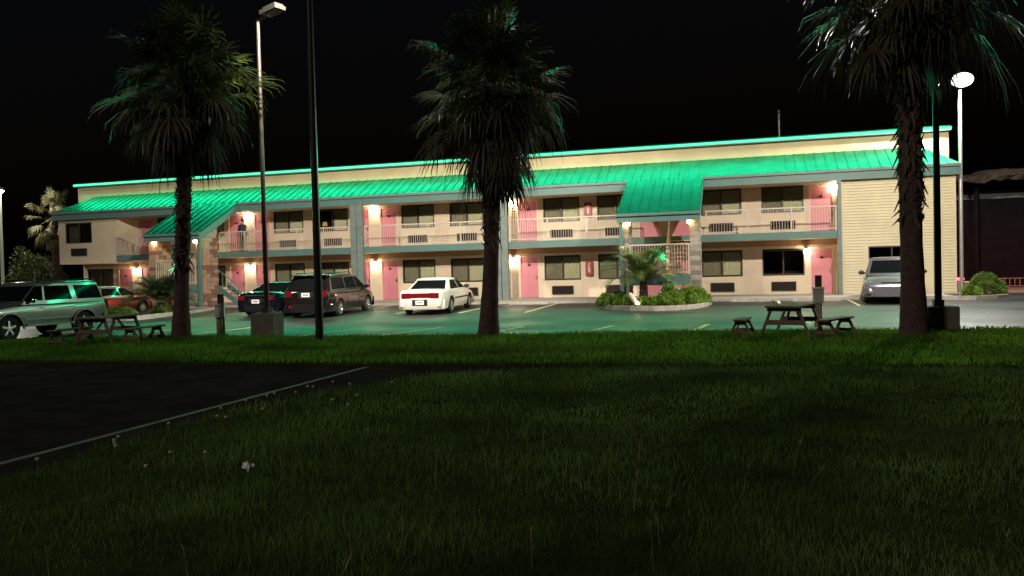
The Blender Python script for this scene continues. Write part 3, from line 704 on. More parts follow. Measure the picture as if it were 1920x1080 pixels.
    q = MB(); q.box(x+.013, x+.022, -y*.95, y*.95, (z0+z1)/2-.012, (z0+z1)/2+.012); q.ellipsoid((x+.03, 0, (z0+z1)/2), (.012, .07, .04), 10, 6); q.build('grille_bar', 'chrome', gr)
    for nm, xe, s2 in (('front_bumper', h, 1), ('rear_bumper', -h, -1)):
        b0, b1 = P['bump']; q = MB(); pts = []
        for t in np.linspace(-1, 1, 13):
            e = .05*(1-abs(t)**3); yy = t*HW*.985; xx = s2*(h+.035-.42*max(0, abs(t)-.55)**2*3.2); pts.append((xx, yy))
        vs = [(x-s2*(0 if k in (1, 2) else .03), y, z) for k, z in enumerate((b0, b0+.05, b1-.03, b1)) for x, y in pts]+[(x-s2*.16, y*.95, z) for z in (b0, b1) for x, y in pts]
        n = len(pts); fs = []
        for j in range(3): fs += [(j*n+i, j*n+i+1, (j+1)*n+i+1, (j+1)*n+i) for i in range(n-1)]
        fs += [(i, i+1, 4*n+i+1, 4*n+i) for i in range(n-1)]+[(3*n+i, 3*n+i+1, 5*n+i+1, 5*n+i) for i in range(n-1)]
        q.add(vs, fs); q.build(nm, P.get('bumpmat', paint), root, True)
    if P.get('rack'):
        for sgn in (1, -1):
            q = MB(); y = sgn*wt*.86; x0, x1 = P['cab'][2]+.12, P['cab'][1]-.15; q.tube([(x0, y, roof+.0), (x0+.1, y, roof+.07), (x1-.1, y, roof+.07), (x1, y, roof)], .02, 6); q.build('roof_rail', 'black_trim', root)
        for x in P.get('crossbars', []): q = MB(); q.box(x-.03, x+.03, -wt*.86, wt*.86, roof+.05, roof+.075); q.build('roof_bar', 'chrome', root)
    if P.get('flare'):
        for sgn in (1, -1):
            for x0 in wx:
                q = MB(); pts = [(x0+(wr+.10)*math.cos(a), wr+(wr+.10)*math.sin(a)*.98) for a in np.linspace(-.1, math.pi+.1, 15)]; pin = [(x0+(wr+.06)*math.cos(a), wr+(wr+.06)*math.sin(a)*.98) for a in np.linspace(-.1, math.pi+.1, 15)]
                k = len(pts); ya, yb = sgn*(HW-.06), sgn*(HW+.045)
                vs = [(x, ya, z) for x, z in pts]+[(x, yb, z) for x, z in pts]+[(x, yb, z) for x, z in pin]; fs = []
                for j in range(2): fs += [(j*k+i, j*k+i+1, (j+1)*k+i+1, (j+1)*k+i) for i in range(k-1)]
                q.add(vs, fs); q.build('wheel_flare', paint, root, True)
            q = MB(); q.box(wx[1]+wr+.12, wx[0]-wr-.12, sgn*(HW-.03), sgn*(HW+.12), zb-.02, zb+.04); q.build('side_step', P['flare'], root)
    if P.get('wing'):
        x, z = P['wing']; q = MB(); q.box(x-.12, x+.08, -wt*.95, wt*.95, z, z+.035); q.build('roof_spoiler', paint, root)
    return root

SUV = dict(L=4.70, W=1.80, r=.375, wx=(1.38, -1.30), sill=.42, paint='paint_silver', deck=[(-2.35, .72), (-2.33, 1.02), (-2.28, 1.12), (.95, 1.10), (1.25, 1.08), (2.0, 1.0), (2.27, .86), (2.35, .62)],
    belt=1.12, roof=1.74, cab=(1.05, .40, -2.06, -2.28), wb=.97, wt=.86, gk=(.16, .88), side=[(.20, .88, .17, .42), (-.88, .12, -.78, .10), (-2.06, -1.08, -1.92, -.98)], doors=[(.06, 1.05), (-.95, .04)],
    lights=dict(tail=(.62, .80, .80, 1.10, -2.34), head=(.45, .78, .72, .90, 2.32), amber=True, plate=(.72, -2.37), grille=(.70, .90, .42, 2.30), reverse=False), bump=(.40, .66), rack=True, crossbars=(.3, -.5), flare='paint_silver', trim=.62, trimmat='paint_silver', spokes=5, mirror='chrome')
SEDAN = dict(L=4.95, W=1.86, r=.33, wx=(1.48, -1.33), sill=.24, paint='paint_white', deck=[(-2.475, .50), (-2.45, .60), (-2.40, .93), (-2.34, .985), (-1.75, 1.0), (-1.2, .98), (1.0, .95), (1.35, .93), (2.1, .80), (2.38, .66), (2.475, .45)],
    belt=.98, roof=1.44, cab=(1.15, .30, -.85, -1.72), wb=.94, wt=.70, gk=(.12, .90), side=[(.05, .92, .0, .38), (-1.18, -.03, -.72, -.08)], doors=[(-.02, 1.02), (-.98, -.04)],
    lights=dict(tail=(.38, .74, .66, .88, -2.43), head=(.45, .78, .58, .74, 2.36), plate=(.42, -2.50), grille=(.5, .66, .36, 2.42), tailbar=(.38, .67, .87, -2.43, 'tail_red'), glow=True), bump=(.22, .60), trim=.60, spokes=8, mirror='black_trim')
DARK = dict(SEDAN, paint='paint_navy', L=4.80, deck=[(-2.40, .50), (-2.38, .60), (-2.32, .98), (-2.24, 1.03), (-1.75, 1.05), (-1.2, 1.0), (1.0, .97), (1.35, .94), (2.05, .82), (2.3, .66), (2.40, .45)], roof=1.45, belt=1.0, cab=(1.2, .35, -.8, -1.85), wx=(1.42, -1.36), trim=None, mirror='paint_navy',
    lights=dict(tail=(.50, .76, .74, .94, -2.36), head=(.45, .78, .58, .74, 2.30), plate=(.60, -2.37), grille=(.5, .66, .36, 2.34), tailbar=(.45, .92, .955, -2.33, 'chrome')))
DARK['side'] = [(.05, .95, .0, .42), (-1.18, -.03, -.66, -.08)]
VAN = dict(L=5.10, W=1.96, r=.35, wx=(1.52, -1.48), sill=.26, paint='paint_dark', deck=[(-2.55, .55), (-2.52, .70), (-2.48, 1.06), (-2.42, 1.12), (1.1, 1.08), (1.5, 1.04), (2.2, .90), (2.45, .72), (2.55, .46)],
    belt=1.10, roof=1.74, cab=(1.75, .62, -2.05, -2.44), wb=.95, wt=.76, gk=(.14, .88), side=[(.55, 1.40, .42, .70), (-.68, .42, -.62, .34), (-2.02, -.80, -1.86, -.72)], doors=[(.50, 1.45), (-.72, .46)],
    lights=dict(tail=(.58, .84, .86, 1.12, -2.48), head=(.5, .82, .66, .84, 2.36), plate=(.87, -2.50), grille=(.52, .74, .42, 2.46), tailbar=(.55, 1.07, 1.11, -2.47, 'chrome'), reflector=(-2.56, .45, .68, .44, .52)), bump=(.24, .64), spokes=7, wing=(-2.1, 1.70), rack=True)
MINI = dict(VAN, paint='paint_lilac', L=4.95, deck=[(-2.475, .55), (-2.44, .7), (-2.4, 1.05), (-2.34, 1.1), (1.0, 1.06), (1.45, 1.02), (2.1, .90), (2.36, .74), (2.475, .46)], cab=(1.62, .45, -2.0, -2.34), wing=None, rack=False, trim=.55, mirror='black_trim',
    lights=dict(tail=(.6, .82, .8, 1.05, -2.41), head=(.42, .80, .66, .82, 2.31), plate=(.6, -2.44), grille=(.66, .80, .40, 2.36), tailbar=None))
MINI['side'] = [(.42, 1.28, .30, .55), (-.75, .32, -.66, .22), (-2.0, -.88, -1.82, -.78)]; MINI['doors'] = [(.38, 1.32), (-.78, .34)]
RED = dict(SEDAN, paint='paint_red', L=4.40, wx=(1.3, -1.28), deck=[(-2.2, .5), (-2.17, .62), (-2.12, .98), (-2.02, 1.02), (-1.5, 1.02), (1.0, .97), (1.35, .93), (1.9, .78), (2.12, .62), (2.2, .45)], roof=1.43, belt=1.0, cab=(1.25, .25, -1.2, -1.95), trim=None, mirror='paint_red',
    lights=dict(tail=(.5, .76, .7, .95, -2.15), head=(.45, .78, .58, .74, 2.1), plate=(.5, -2.2), grille=(.5, .64, .36, 2.14), tailbar=None))
RED['side'] = [(.0, 1.0, -.05, .35), (-1.25, -.08, -1.0, -.13)]; RED['doors'] = [(-.05, 1.02), (-.92, -.08)]
make_car('silver_suv', 'silver sport utility vehicle with roof rails parked nose out at the left edge', 'suv', (-21.9, -18.75, -.2), R(-90-3), SUV)
make_car('red_hatchback', 'red car half hidden between the silver suv and the left planting bed', 'car', (-27.7, -9.4, gz(-9.4)-.03), R(93), RED, 0, .95)
make_car('dark_sedan', 'dark blue sedan parked nose in left of the black minivan', 'car', (-18.9, -8.75, gz(-8.75)), R(93), DARK, -.014, .93)
make_car('dark_minivan', 'black minivan with red rear reflectors between the dark sedan and the white sedan', 'minivan', (-16.45, -9.2, gz(-9.2)-.02), R(96), VAN, -.014, .95)
make_car('white_sedan', 'white four door sedan with a wide red tail light panel', 'car', (-12.15, -8.2, gz(-8.2)), R(95), SEDAN, -.014, .95)
make_car('silver_minivan', 'silver minivan parked nose out before the yellow siding wall', 'minivan', (5.3, -4.85, gz(-4.85)), R(-97), MINI, 0, .96)

# ================================================================== palms and plants
def fan_leaf(acc, base, d, lp, ls, nseg, spread, droop, wd):
    """one fan leaf: petiole + folded segments; acc=[V,F(quads)]"""
    d = Vector(d).normalized(); base = Vector(base); side = d.cross(Vector((0, 0, 1)))
    side = Vector((1, 0, 0)) if side.length < .05 else side.normalized(); nrm = side.cross(d)
    tip = base+d*lp+Vector((0, 0, -droop*.25*lp)); V, F = acc
    o = len(V)
    for p, w_ in ((base, .035), (base*.5+tip*.5+Vector((0, 0, .05*lp)), .025), (tip, .018)): V += [p-side*w_, p+side*w_]
    F += [(o, o+1, o+3, o+2), (o+2, o+3, o+5, o+4)]
    for i in range(nseg):
        a = spread*(i/(nseg-1)-.5)*2+random.gauss(0, .03); L = ls*(1-.28*abs(a)/spread)*random.uniform(.85, 1.1)
        q = (d*math.cos(a)+side*math.sin(a)+nrm*.10*(1 if i % 2 else -1)).normalized(); cr = q.cross(nrm).normalized()
        p1 = tip+q*L*.5; p1.z -= droop*L*.10; p2 = tip+q*L*.8; p2.z -= droop*L*random.uniform(.28, .5); p3 = tip+q*L*.93; p3.z -= droop*L*random.uniform(.6, 1.0)
        o = len(V); V += [tip-cr*.004, tip+cr*.004, p1-cr*wd, p1+cr*wd, p2-cr*wd*.55, p2+cr*wd*.55, p3-cr*.003, p3+cr*.003]
        F += [(o, o+1, o+3, o+2), (o+2, o+3, o+5, o+4), (o+4, o+5, o+7, o+6)]
def palm(name, loc, H, r0, r1, crown, label, seed, boots, nlive=46, ndead=60, dead=1.5, lam=('palm_leaf', 'palm_dead'), lean=(0, 0), group='tall fan palms on the grass strip', husk=False):
    random.seed(seed); root = empty(name, loc, 0, label, 'palm tree', group)
    m = MB(); n = 26; pts = []; rad = []
    for i in range(n+1):
        t = i/n; z = H*t; pts.append((lean[0]*t+.02*math.sin(t*7+seed), lean[1]*t, z-.05)); rad.append((r1+(r0-r1)*math.exp(-t*H/.9))*(1+.025*math.sin(i*2.3+seed)))
    m.tube(pts, rad, 14); m.build('trunk', 'palm_bark', root, True)
    m = MB()
    z = boots[0]
    while z < H-.1:
        k = 9 if z > boots[0]+.4 else 6
        for j in range(k):
            a = 2*math.pi*j/k+z*5+random.uniform(-.2, .2); t = z/H; c = Vector((lean[0]*t, lean[1]*t, z)); u = Vector((math.cos(a), math.sin(a), 0)); s_ = Vector((-u.y, u.x, 0)); rr = r1*1.0
            up_ = random.uniform(.10, .20); out = random.uniform(.03, .085); down = random.random() < (.25 if husk else .08)
            if down: tip = c+u*(rr+random.uniform(.10, .22))+Vector((0, 0, -random.uniform(.15, .4)))
            else: tip = c+u*(rr+out)+Vector((0, 0, up_))
            wd = random.uniform(.05, .08); b0, b1 = c+u*rr*.95-s_*wd, c+u*rr*.95+s_*wd
            m.add([b0, b1, tip+s_*.02, tip-s_*.02, c+u*(rr+.03)+Vector((0, 0, .03))], [(0, 1, 2, 3), (0, 3, 4), (1, 4, 2), (3, 2, 4)])
        z += random.uniform(.075, .11)
    m.build('leaf_base', 'palm_boot', root)
    top = Vector((lean[0], lean[1], H)); acc = [[], []]
    for i in range(nlive):
        a = i*2.399+random.uniform(-.6, .6); el = -.75+2.2*((i+.5)/nlive)**.95+random.uniform(-.2, .2); d = Vector((math.cos(a)*math.cos(el), math.sin(a)*math.cos(el), math.sin(el)))
        k = random.uniform(.72, 1.12); fan_leaf(acc, top+Vector((0, 0, random.uniform(-.35, .35))), d, crown*k*random.uniform(.34, .66), crown*k*random.uniform(.32, .44), 24, random.uniform(1.7, 2.4), random.uniform(.15, .9), .032)
    npmesh('crown', np.array([tuple(v) for v in acc[0]]), np.array(acc[1]), lam[0], root)
    if ndead:
        acc = [[], []]
        for i in range(ndead):
            a = i*2.399+random.uniform(-.5, .5); t = (i+.5)/ndead; z = -dead*t*.72+random.uniform(-.12, .12); el = -.30-.95*t**.6+random.uniform(-.18, .18); L = crown*(1.0-.42*t)*random.uniform(.65, 1.12)
            d = Vector((math.cos(a)*math.cos(el), math.sin(a)*math.cos(el), math.sin(el)))
            fan_leaf(acc, top+Vector((math.cos(a)*r1*.8, math.sin(a)*r1*.8, z)), d, L*random.uniform(.34, .60), L*random.uniform(.28, .42), 18, random.uniform(1.2, 1.9), random.uniform(.5, 1.2), .030)
        npmesh('dead_frond_skirt', np.array([tuple(v) for v in acc[0]]), np.array(acc[1]), lam[1], root)
    return root
palm('fan_palm', (-15.36, -19.79, -.2), 7.25, .30, .175, 2.6, 'left fan palm standing beside the picnic table with a wide dark crown', 3, (1.9,), 84, 60, 1.2, lean=(.45, 0))
palm('fan_palm', (-6.51, -18.95, -.2), 6.6, .31, .185, 2.5, 'middle fan palm with a long shaggy skirt right of the white sedan', 5, (2.4,), 88, 80, 2.5, lean=(.30, 0))
palm('fan_palm', (3.56, -18.83, -.2), 8.2, .34, .225, 2.95, 'right fan palm with torn husks on its trunk before the silver minivan', 8, (2.6,), 88, 54, 1.3, husk=True)
palm('fan_palm', (-41.6, 1.5, .0), 5.6, .30, .22, 2.3, 'pale lit fan palm behind the left end of the motel', 12, (1.2,), 26, 14, 1.5, lam=('bg_palm_leaf', 'bg_palm_leaf'), group='palms behind the motel')

def bush(name, loc, rad, label, n, leaf, mtl, cat='bush', group=None, seed=1, upright=0, lo=.55):
    random.seed(seed); rg = np.random.default_rng(seed); root = empty(name, loc, 0, label, cat, group)
    u = rg.normal(size=(n, 3)); u /= np.linalg.norm(u, axis=1)[:, None]; u[:, 2] = np.abs(u[:, 2]); rr = rg.uniform(lo, 1.02, n)**.6
    lump = 1+.12*np.sin(u[:, 0]*5+seed)+.10*np.sin(u[:, 1]*7+u[:, 2]*4)
    if lo > .7: u = np.sign(u)*np.abs(u)**.75; u /= np.maximum(1, np.linalg.norm(u, axis=1))[:, None]**.6
    C = u*(rr*lump)[:, None]*np.array(rad); d = u*.8+rg.normal(0, .6, (n, 3)); d[:, 2] += upright; d /= np.linalg.norm(d, axis=1)[:, None]
    s_ = np.cross(d, rg.normal(size=(n, 3))); s_ /= np.linalg.norm(s_, axis=1)[:, None]; L = leaf*rg.uniform(.6, 1.3, n)[:, None]
    V = np.stack([C, C+d*L*.5+s_*L*.22, C+d*L, C+d*L*.5-s_*L*.22], 1).reshape(-1, 3); F = np.arange(4*n).reshape(-1, 4)
    npmesh('foliage', V, F, mtl, root)
    m = MB()
    for i in range(7):
        a = i*.9; m.tube([(0, 0, -.05), (rad[0]*.3*math.cos(a), rad[1]*.3*math.sin(a), rad[2]*.45), (rad[0]*.6*math.cos(a), rad[1]*.6*math.sin(a), rad[2]*.7)], [.02, .015, .006], 5)
    m.build('stem', 'wood_dark', root); return root
def sago(loc, th, L, n, label, seed, mtl='sago_leaf'):
    random.seed(seed); root = empty('sago_palm', loc, 0, label, 'sago palm', 'sago palms in the planting beds')
    m = MB(); k = 12; m.tube([(0, 0, -.05+th*i/k) for i in range(k+1)], [.17*(1+.12*(i % 2))*(1.05-.2*i/k) for i in range(k+1)], 12); m.build('trunk', 'palm_bark', root)
    V, F = [], []
    for i in range(n):
        a = i*2.399; el = random.uniform(.25, 1.25); d = Vector((math.cos(a), math.sin(a), 0)); p = Vector((0, 0, th-.05)); pts = []; l = L*random.uniform(.85, 1.1)
        for j in range(15):
            t = j/14; pts.append(p.copy()); e = el-t*t*1.5; p = p+(d*math.cos(e)+Vector((0, 0, math.sin(e))))*l/14
        for j in range(1, 14):
            t = (pts[j+1 if j < 14 else j]-pts[j-1]).normalized(); s_ = Vector((-d.y, d.x, 0)); u = s_.cross(t)
            for sg in (-1, 1):
                for q in (0, .5):
                    c = pts[j].lerp(pts[j+1], q); ll = .26*l*math.sin(math.pi*(.12+.85*(j+q)/14.5))*.75+.03; e = c+(s_*sg*.9+t*.55-u*.15*abs(1)).normalized()*ll
                    o = len(V); V += [c-t*.017, c+t*.017, e+t*.007, e-t*.007]; F.append((o, o+1, o+2, o+3))
            o = len(V); V += [pts[j]-s_*.012, pts[j]+s_*.012, pts[j+1]+s_*.009, pts[j+1]-s_*.009]; F.append((o, o+1, o+2, o+3))
    npmesh('frond', np.array([tuple(v) for v in V]), np.array(F), mtl, root); return root

# ------------------------------------------------------------------ planting beds
def bed(name, poly, label, z):
    root = empty(name, (0, 0, 0), 0, label, 'planting bed', 'kerbed planting beds'); n = len(poly)
    m = MB(); c = Vector((sum(p[0] for p in poly)/n, sum(p[1] for p in poly)/n))
    inn = [tuple(Vector(p)+(c-Vector(p)).normalized()*.16) for p in poly]
    for i in range(n):
        j = (i+1) % n; a, b, ai, bi = poly[i], poly[j], inn[i], inn[j]
        m.add([(*a, z-.15), (*b, z-.15), (*b, z+.15), (*a, z+.15), (*ai, z-.15), (*bi, z-.15), (*bi, z+.15), (*ai, z+.15)], [(0, 1, 2, 3), (3, 2, 6, 7), (4, 7, 6, 5)])
    m.build('kerb', 'kerb_concrete', root); s = MB(); s.slab(inn, z-.15, z+.11); s.build('mulch', 'mulch', root)
bed('planting_bed', [(-5.65, -5.3), (-5.65, -7.3), (-5.4, -8.2), (-4.9, -8.85), (-4.2, -9.3), (-3.3, -9.55), (-2.5, -9.25), (-1.9, -8.6), (-1.55, -7.6), (-1.42, -6.4), (-1.42, -5.3)], 'kerbed planting bed with a sago palm under the right stair canopy', -.04)
bed('planting_bed', [(-29.2, -5.3), (-29.0, -8), (-27.6, -10.6), (-25.7, -12.2), (-24.2, -12.7), (-23.6, -12.0), (-23.8, -10), (-24.2, -7.5), (-24.7, -5.6), (-25.4, -5.3)], 'kerbed planting bed with a big dark sago palm under the left stair canopy', -.06)
m = MB(); poly = [(6.9, -5.0), (8.1, -5.35), (9.0, -4.7), (9.6, -3.9), (9.5, -1.4), (7.7, -1.9)]
bed('planting_bed', poly, 'kerbed corner bed with a clipped round hedge at the end of the yellow wall', .0)
sago((-3.98, -6.9, .06), .95, 2.05, 62, 'sago palm with arching fronds in the right planting bed', 21)
sago((-24.7, -9.4, .04), .55, 1.75, 90, 'wide dark sago palm in the left planting bed', 22, 'dark_leaf')
bush('low_shrub', (-5.0, -7.3, .05), (.5, .45, .52), 'dark clipped shrub at the left end of the right planting bed', 2600, .07, 'dark_leaf', 'shrub', None, 31)
i = 0
LB = ['leftmost light green low shrub against the left kerb of the right bed', 'light green low shrub left of the white spotlight', 'light green low shrub right beside the white spotlight', 'light green low shrub in front of the sago trunk', 'light green low shrub at the front kerb right of the sago trunk', 'light green low shrub near the right kerb of the right bed', 'rightmost light green low shrub by the grey stone pillar', 'taller light green shrub behind the front row below the white landing rail', 'taller light green shrub before the pink door under the right stairs']
for x, y, r_, hh in ((-5.25, -8.0, .42, .42), (-4.6, -8.35, .40, .40), (-3.62, -8.55, .32, .30), (-3.1, -8.35, .42, .38), (-2.75, -8.1, .45, .44), (-2.15, -7.6, .42, .45), (-1.85, -6.7, .40, .52), (-2.9, -7.0, .55, .66), (-2.15, -6.3, .5, .66)):
    bush('low_shrub', (x, y, .05), (r_, r_, hh), LB[i], 1500, .13, 'lime_leaf', 'shrub', 'light green shrubs in the right planting bed', 40+i, .9); i += 1
LB = ['light green low shrub at the front tip of the left bed', 'light green low shrub behind the left fan palm trunk in the left bed', 'light green low shrub by the red car in the left bed']
for i, (x, y, r_, hh) in enumerate(((-24.6, -11.8, .55, .34), (-24.4, -9.6, .5, .32), (-25.9, -11.2, .6, .36))):
    bush('low_shrub', (x, y, .03), (r_, r_, hh), LB[i], 1300, .12, 'hedge_leaf', 'shrub', 'shrubs in the left planting bed', 60+i, .9)
bush('round_hedge', (8.85, -3.5, .08), (.72, .66, .80), 'large clipped round green hedge in the corner bed by the yellow wall', 16000, .06, 'hedge_leaf', 'hedge', None, 71, 0, .8)
bush('small_shrub', (8.15, -4.5, .08), (.33, .3, .42), 'small bright green shrub in front of the round hedge', 1500, .09, 'lime_leaf', 'shrub', None, 72, .5)
bush('dark_bush', (-43.2, 1.5, -.1), (2.0, 1.6, 3.6), 'tall dark green bush behind the silver suv left of the motel', 9000, .16, 'bush_leaf', 'bush', None, 73)

def spotlight():
    r = empty('garden_spotlight', (-4.03, -8.75, .06), 0, 'white tilted garden spotlight shining on the shrubs of the right bed', 'spotlight')
    a = Vector((0, 0, .12)); d = Vector((-.55, .1, .85)).normalized(); m = MB(); k = [(0, .0), (.09, .0), (.10, .02), (.10, .25), (.085, .40), (.05, .47), (0, .48)]
    m.lathe(k, n=14); T = Vector((0, 0, 1)).rotation_difference(d).to_matrix()
    m.v = [tuple(T @ Vector(p)+a) for p in m.v]; m.build('housing', 'meter_white', r, True)
    s = MB(); s.tube([(0, 0, -.1), (0, 0, .14)], .02, 6); s.build('stake', 'dark_steel', r)
    l = MB(); l.ellipsoid((.06, -.08, .13), (.07, .07, .05), 10, 6); l.build('lamp', emit('spot_bulb', (1, .66, .30), 30).name, r, True)
spotlight()

# ------------------------------------------------------------------ lamp posts and poles
def spot(name, parent, loc, target, power, col, size=R(125), blend=.6, rad=.15):
    l = bpy.data.lights.new(name, 'SPOT'); l.energy = power; l.color = col; l.spot_size = size; l.spot_blend = blend; l.shadow_soft_size = rad
    o = bpy.data.objects.new(name, l); COL.objects.link(o); o.parent = parent; o.location = loc
    o.rotation_euler = (Vector(target)-(Vector(parent.location)+Vector(loc))).to_track_quat('-Z', 'Y').to_euler(); return o
def lamp_post(loc, H, r0, r1, mt, label, block=None, head=None, lens='unseen_lens', name='lamp_post', stub=True):
    root = empty(name, loc, 0, label, 'lamp post', 'lamp posts around the lot')
    z = 0
    if block:
        a, b, hh = block; m = MB(); m.lathe([(0, -.1), (a, -.1), (a, hh-.03), (a-.03, hh), (0, hh)], n=4 if b else 20)
        T = Matrix.Rotation(R(45)+R(8), 3, 'Z'); m.v = [tuple(T @ Vector(p)) for p in m.v]; m.build('concrete_base', 'block_dark', root); z = hh
        m = MB(); m.box(-.11, .11, -.11, .11, hh-.005, hh+.16); m.build('pole_foot', mt, root)
    m = MB(); m.tube([(0, 0, z), (0, 0, H*.5), (0, 0, H)], [r0, (r0+r1)/2, r1], 12); m.build('pole', mt, root, True)
    if head:
        dx, dy, tilt, lit = head; d = Vector((dx, dy, 0)).normalized(); s_ = Vector((-d.y, d.x, 0)); f = (d*math.cos(tilt)-Vector((0, 0, 1))*math.sin(tilt)); u = s_.cross(f)
        m = MB(); m.bar((0, 0, H-.05), d*.35+Vector((0, 0, H+.05)), .07, .07); m.build('arm', mt, root)
        T = Matrix((f, s_, u if u.z > 0 else -u)).transposed().to_4x4(); T.translation = d*.65+Vector((0, 0, H+.10))
        m = MB(); m.box(-.34, .34, -.20, .20, -.02, .10, 0, T); m.box(-.22, .3, -.16, .16, .10, .16, 0, T); hd = m.build('lamp_head', 'pole_black', root)
        m = MB(); m.box(-.28, .28, -.16, .16, -.04, -.021, 0, T); m.build('lens', lens if lit else 'pane_screen', hd)
    return root
lamp_post((-13.72, -18.03, -.2), 9.3, .075, .055, 'pole_brown', 'grey lamp post on a square concrete block before the dark sedan', (.50, True, .66), (1, -.3, -.12, False))
p590 = lamp_post((-10.57, -20.5, -.2), 10.2, .105, .075, 'pole_black', 'thick black pole rising from the grass out of the picture', None, (0, 1, .5, True), name='tall_pole')  # lit head above the view is added to the pole
p1745 = lamp_post((4.39, -17.33, -.2), 10.0, .085, .065, 'pole_black', 'dark lamp post on a concrete block hidden behind the right fan palm', (.50, True, .62), (-.3, 1, .12, True), emit('unseen_lens_right', (1, .93, .78), 260).name)
WARM = (1, .89, .72)
spot('unseen_flood', p590, (0, .8, 10.0), (-21, 0, 4.2), 15000, WARM, R(112))  # added beams from the unseen pole tops brighten the facade
spot('unseen_flood', p1745, (0, .8, 9.8), (-3, 0, 4.2), 10500, WARM, R(110))
# lit post at the right corner of the motel
pr = lamp_post((8.55, -1.35, 0), 8.1, .085, .07, 'galv_steel', 'lit street lamp with a glaring white head beside the right end of the motel', None, None)
m = MB(); m.tube([(0, 0, 8.1), (.0, -.08, 8.55)], .06, 8); m.build('neck', 'galv_steel', pr)
m = MB(); m.lathe([(0, .30), (.20, .28), (.30, .18), (.30, .12)], (.06, -.12, 8.92), 16); hd = m.build('lamp_head', 'galv_steel', pr)
q = bpy.data.lights.new('lamp_light', 'POINT'); q.energy = 4200; q.color = (1, .94, .86); q.shadow_soft_size = .16; o = bpy.data.objects.new('lamp_light', q); COL.objects.link(o); o.parent = pr; o.location = (.06, -.62, 8.72)
m = MB(); m.ellipsoid((.06, -.20, 8.92), (.42, .40, .29), 18, 10); m.build('lens', 'flood_lens', hd, True)
# white post at the left edge of the picture
pl = lamp_post((-43.68, -.5, 0), 7.0, .10, .09, 'meter_white', 'pale lit lamp post at the far left edge beside the dark bush', None, None)
m = MB(); m.lathe([(0, .2), (.2, .15), (.3, 0), (.27, -.05)], (0, 0, 7.2), 14); hd = m.build('lamp_head', 'galv_steel', pl)
m = MB(); m.ellipsoid((0, -.02, 7.12), (.24, .24, .12), 12, 7); m.build('lens', emit('flood_lens_left', (1, .93, .80), 1100).name, hd, True)

# ------------------------------------------------------------------ picnic tables, benches, pedestals
def picnic(name, loc, rz, L, top, H, foot, label, cat, group, mtl, table=True):
    root = empty(name, loc, rz, label, cat, group); n = max(2, round(top/.145)); wd = top/n
    m = MB()
    for i in range(n): x = -top/2+i*wd; m.box(x+.006, x+wd-.006, -L/2, L/2, H-.04, H)
    m.build('tabletop' if table else 'seat', mtl, root)
    zb = .35*H/.74 if table else .12
    for y in (-L/2+.18, L/2-.18):
        for s_ in (-1, 1):
            m = MB(); m.bar((s_*(foot/2-.03), y, 0), (s_*(top/2-.12 if table else top/2-.07), y, H-.04), .045, .10 if table else .08, 0, (0, 1, 0))
            m.v = [(a, b, max(c, -.03)) for a, b, c in m.v]; m.build('leg', mtl, root)
        m = MB(); m.box(-foot/2*.70, foot/2*.70, y-.068, y-.024, zb-.05, zb+.06) if table else m.box(-foot/2*.72, foot/2*.72, y-.06, y-.024, zb-.02, zb+.05)
        m.box(-top/2+.03, top/2-.03, y-.068, y-.024, H-.13, H-.041); m.build('crossbeam', mtl, root)
    if table:
        for s_ in (-1, 1):
            m = MB(); m.bar((.02, s_*(L/2-.22), zb), (.02, s_*.22, H-.05), .04, .05); m.build('brace', mtl, root)
    return root
A = -R(17)
def off(c, rz, dx, dy): return (c[0]+dx*math.cos(rz)-dy*math.sin(rz), c[1]+dx*math.sin(rz)+dy*math.cos(rz), c[2])
tc = (.98, -18.72, -.17)
picnic('picnic_table', tc, A, 1.7, .82, .74, 1.18, 'wooden picnic table standing between two small benches left of the right fan palm', 'picnic table', 'picnic tables on the grass', 'wood_dark')
picnic('picnic_bench', off(tc, A, -1.03, -.5), A+R(9), 1.05, .30, .43, .58, 'small wooden bench left of the right picnic table', 'bench', 'benches beside the picnic tables', 'wood_dark', False)
picnic('picnic_bench', off(tc, A, .98, -.05), A-R(10), 1.5, .30, .43, .58, 'small wooden bench between the right picnic table and the right fan palm', 'bench', 'benches beside the picnic tables', 'wood_dark', False)
tc2 = (-16.8, -20.85, -.17); A2 = R(8)
picnic('picnic_table', tc2, A2, 1.7, .82, .74, 1.18, 'wooden picnic table between the silver suv and the left fan palm', 'picnic table', 'picnic tables on the grass', 'wood_dark')
picnic('picnic_bench', off(tc2, A2, -.95, -.3), A2, 1.5, .30, .43, .58, 'small wooden bench on the suv side of the left picnic table', 'bench', 'benches beside the picnic tables', 'wood_dark', False)
picnic('picnic_bench', off(tc2, A2, 1.0, 0), A2-R(6), 1.4, .30, .43, .58, 'small wooden bench between the left picnic table and the left fan palm', 'bench', 'benches beside the picnic tables', 'wood_dark', False)
def cup():
    c = off(tc, A, -.28, -.6); r = MB(); r.lathe([(0, 0), (.03, 0), (.042, .10), (.046, .10), (.046, .112), (0, .115)], n=12)
    o = r.build('paper_cup', 'yellow_paint', None, False, (c[0], c[1], -.17+.741)); tag(o, 'small pale cup left standing on the right picnic table', 'cup')
cup()
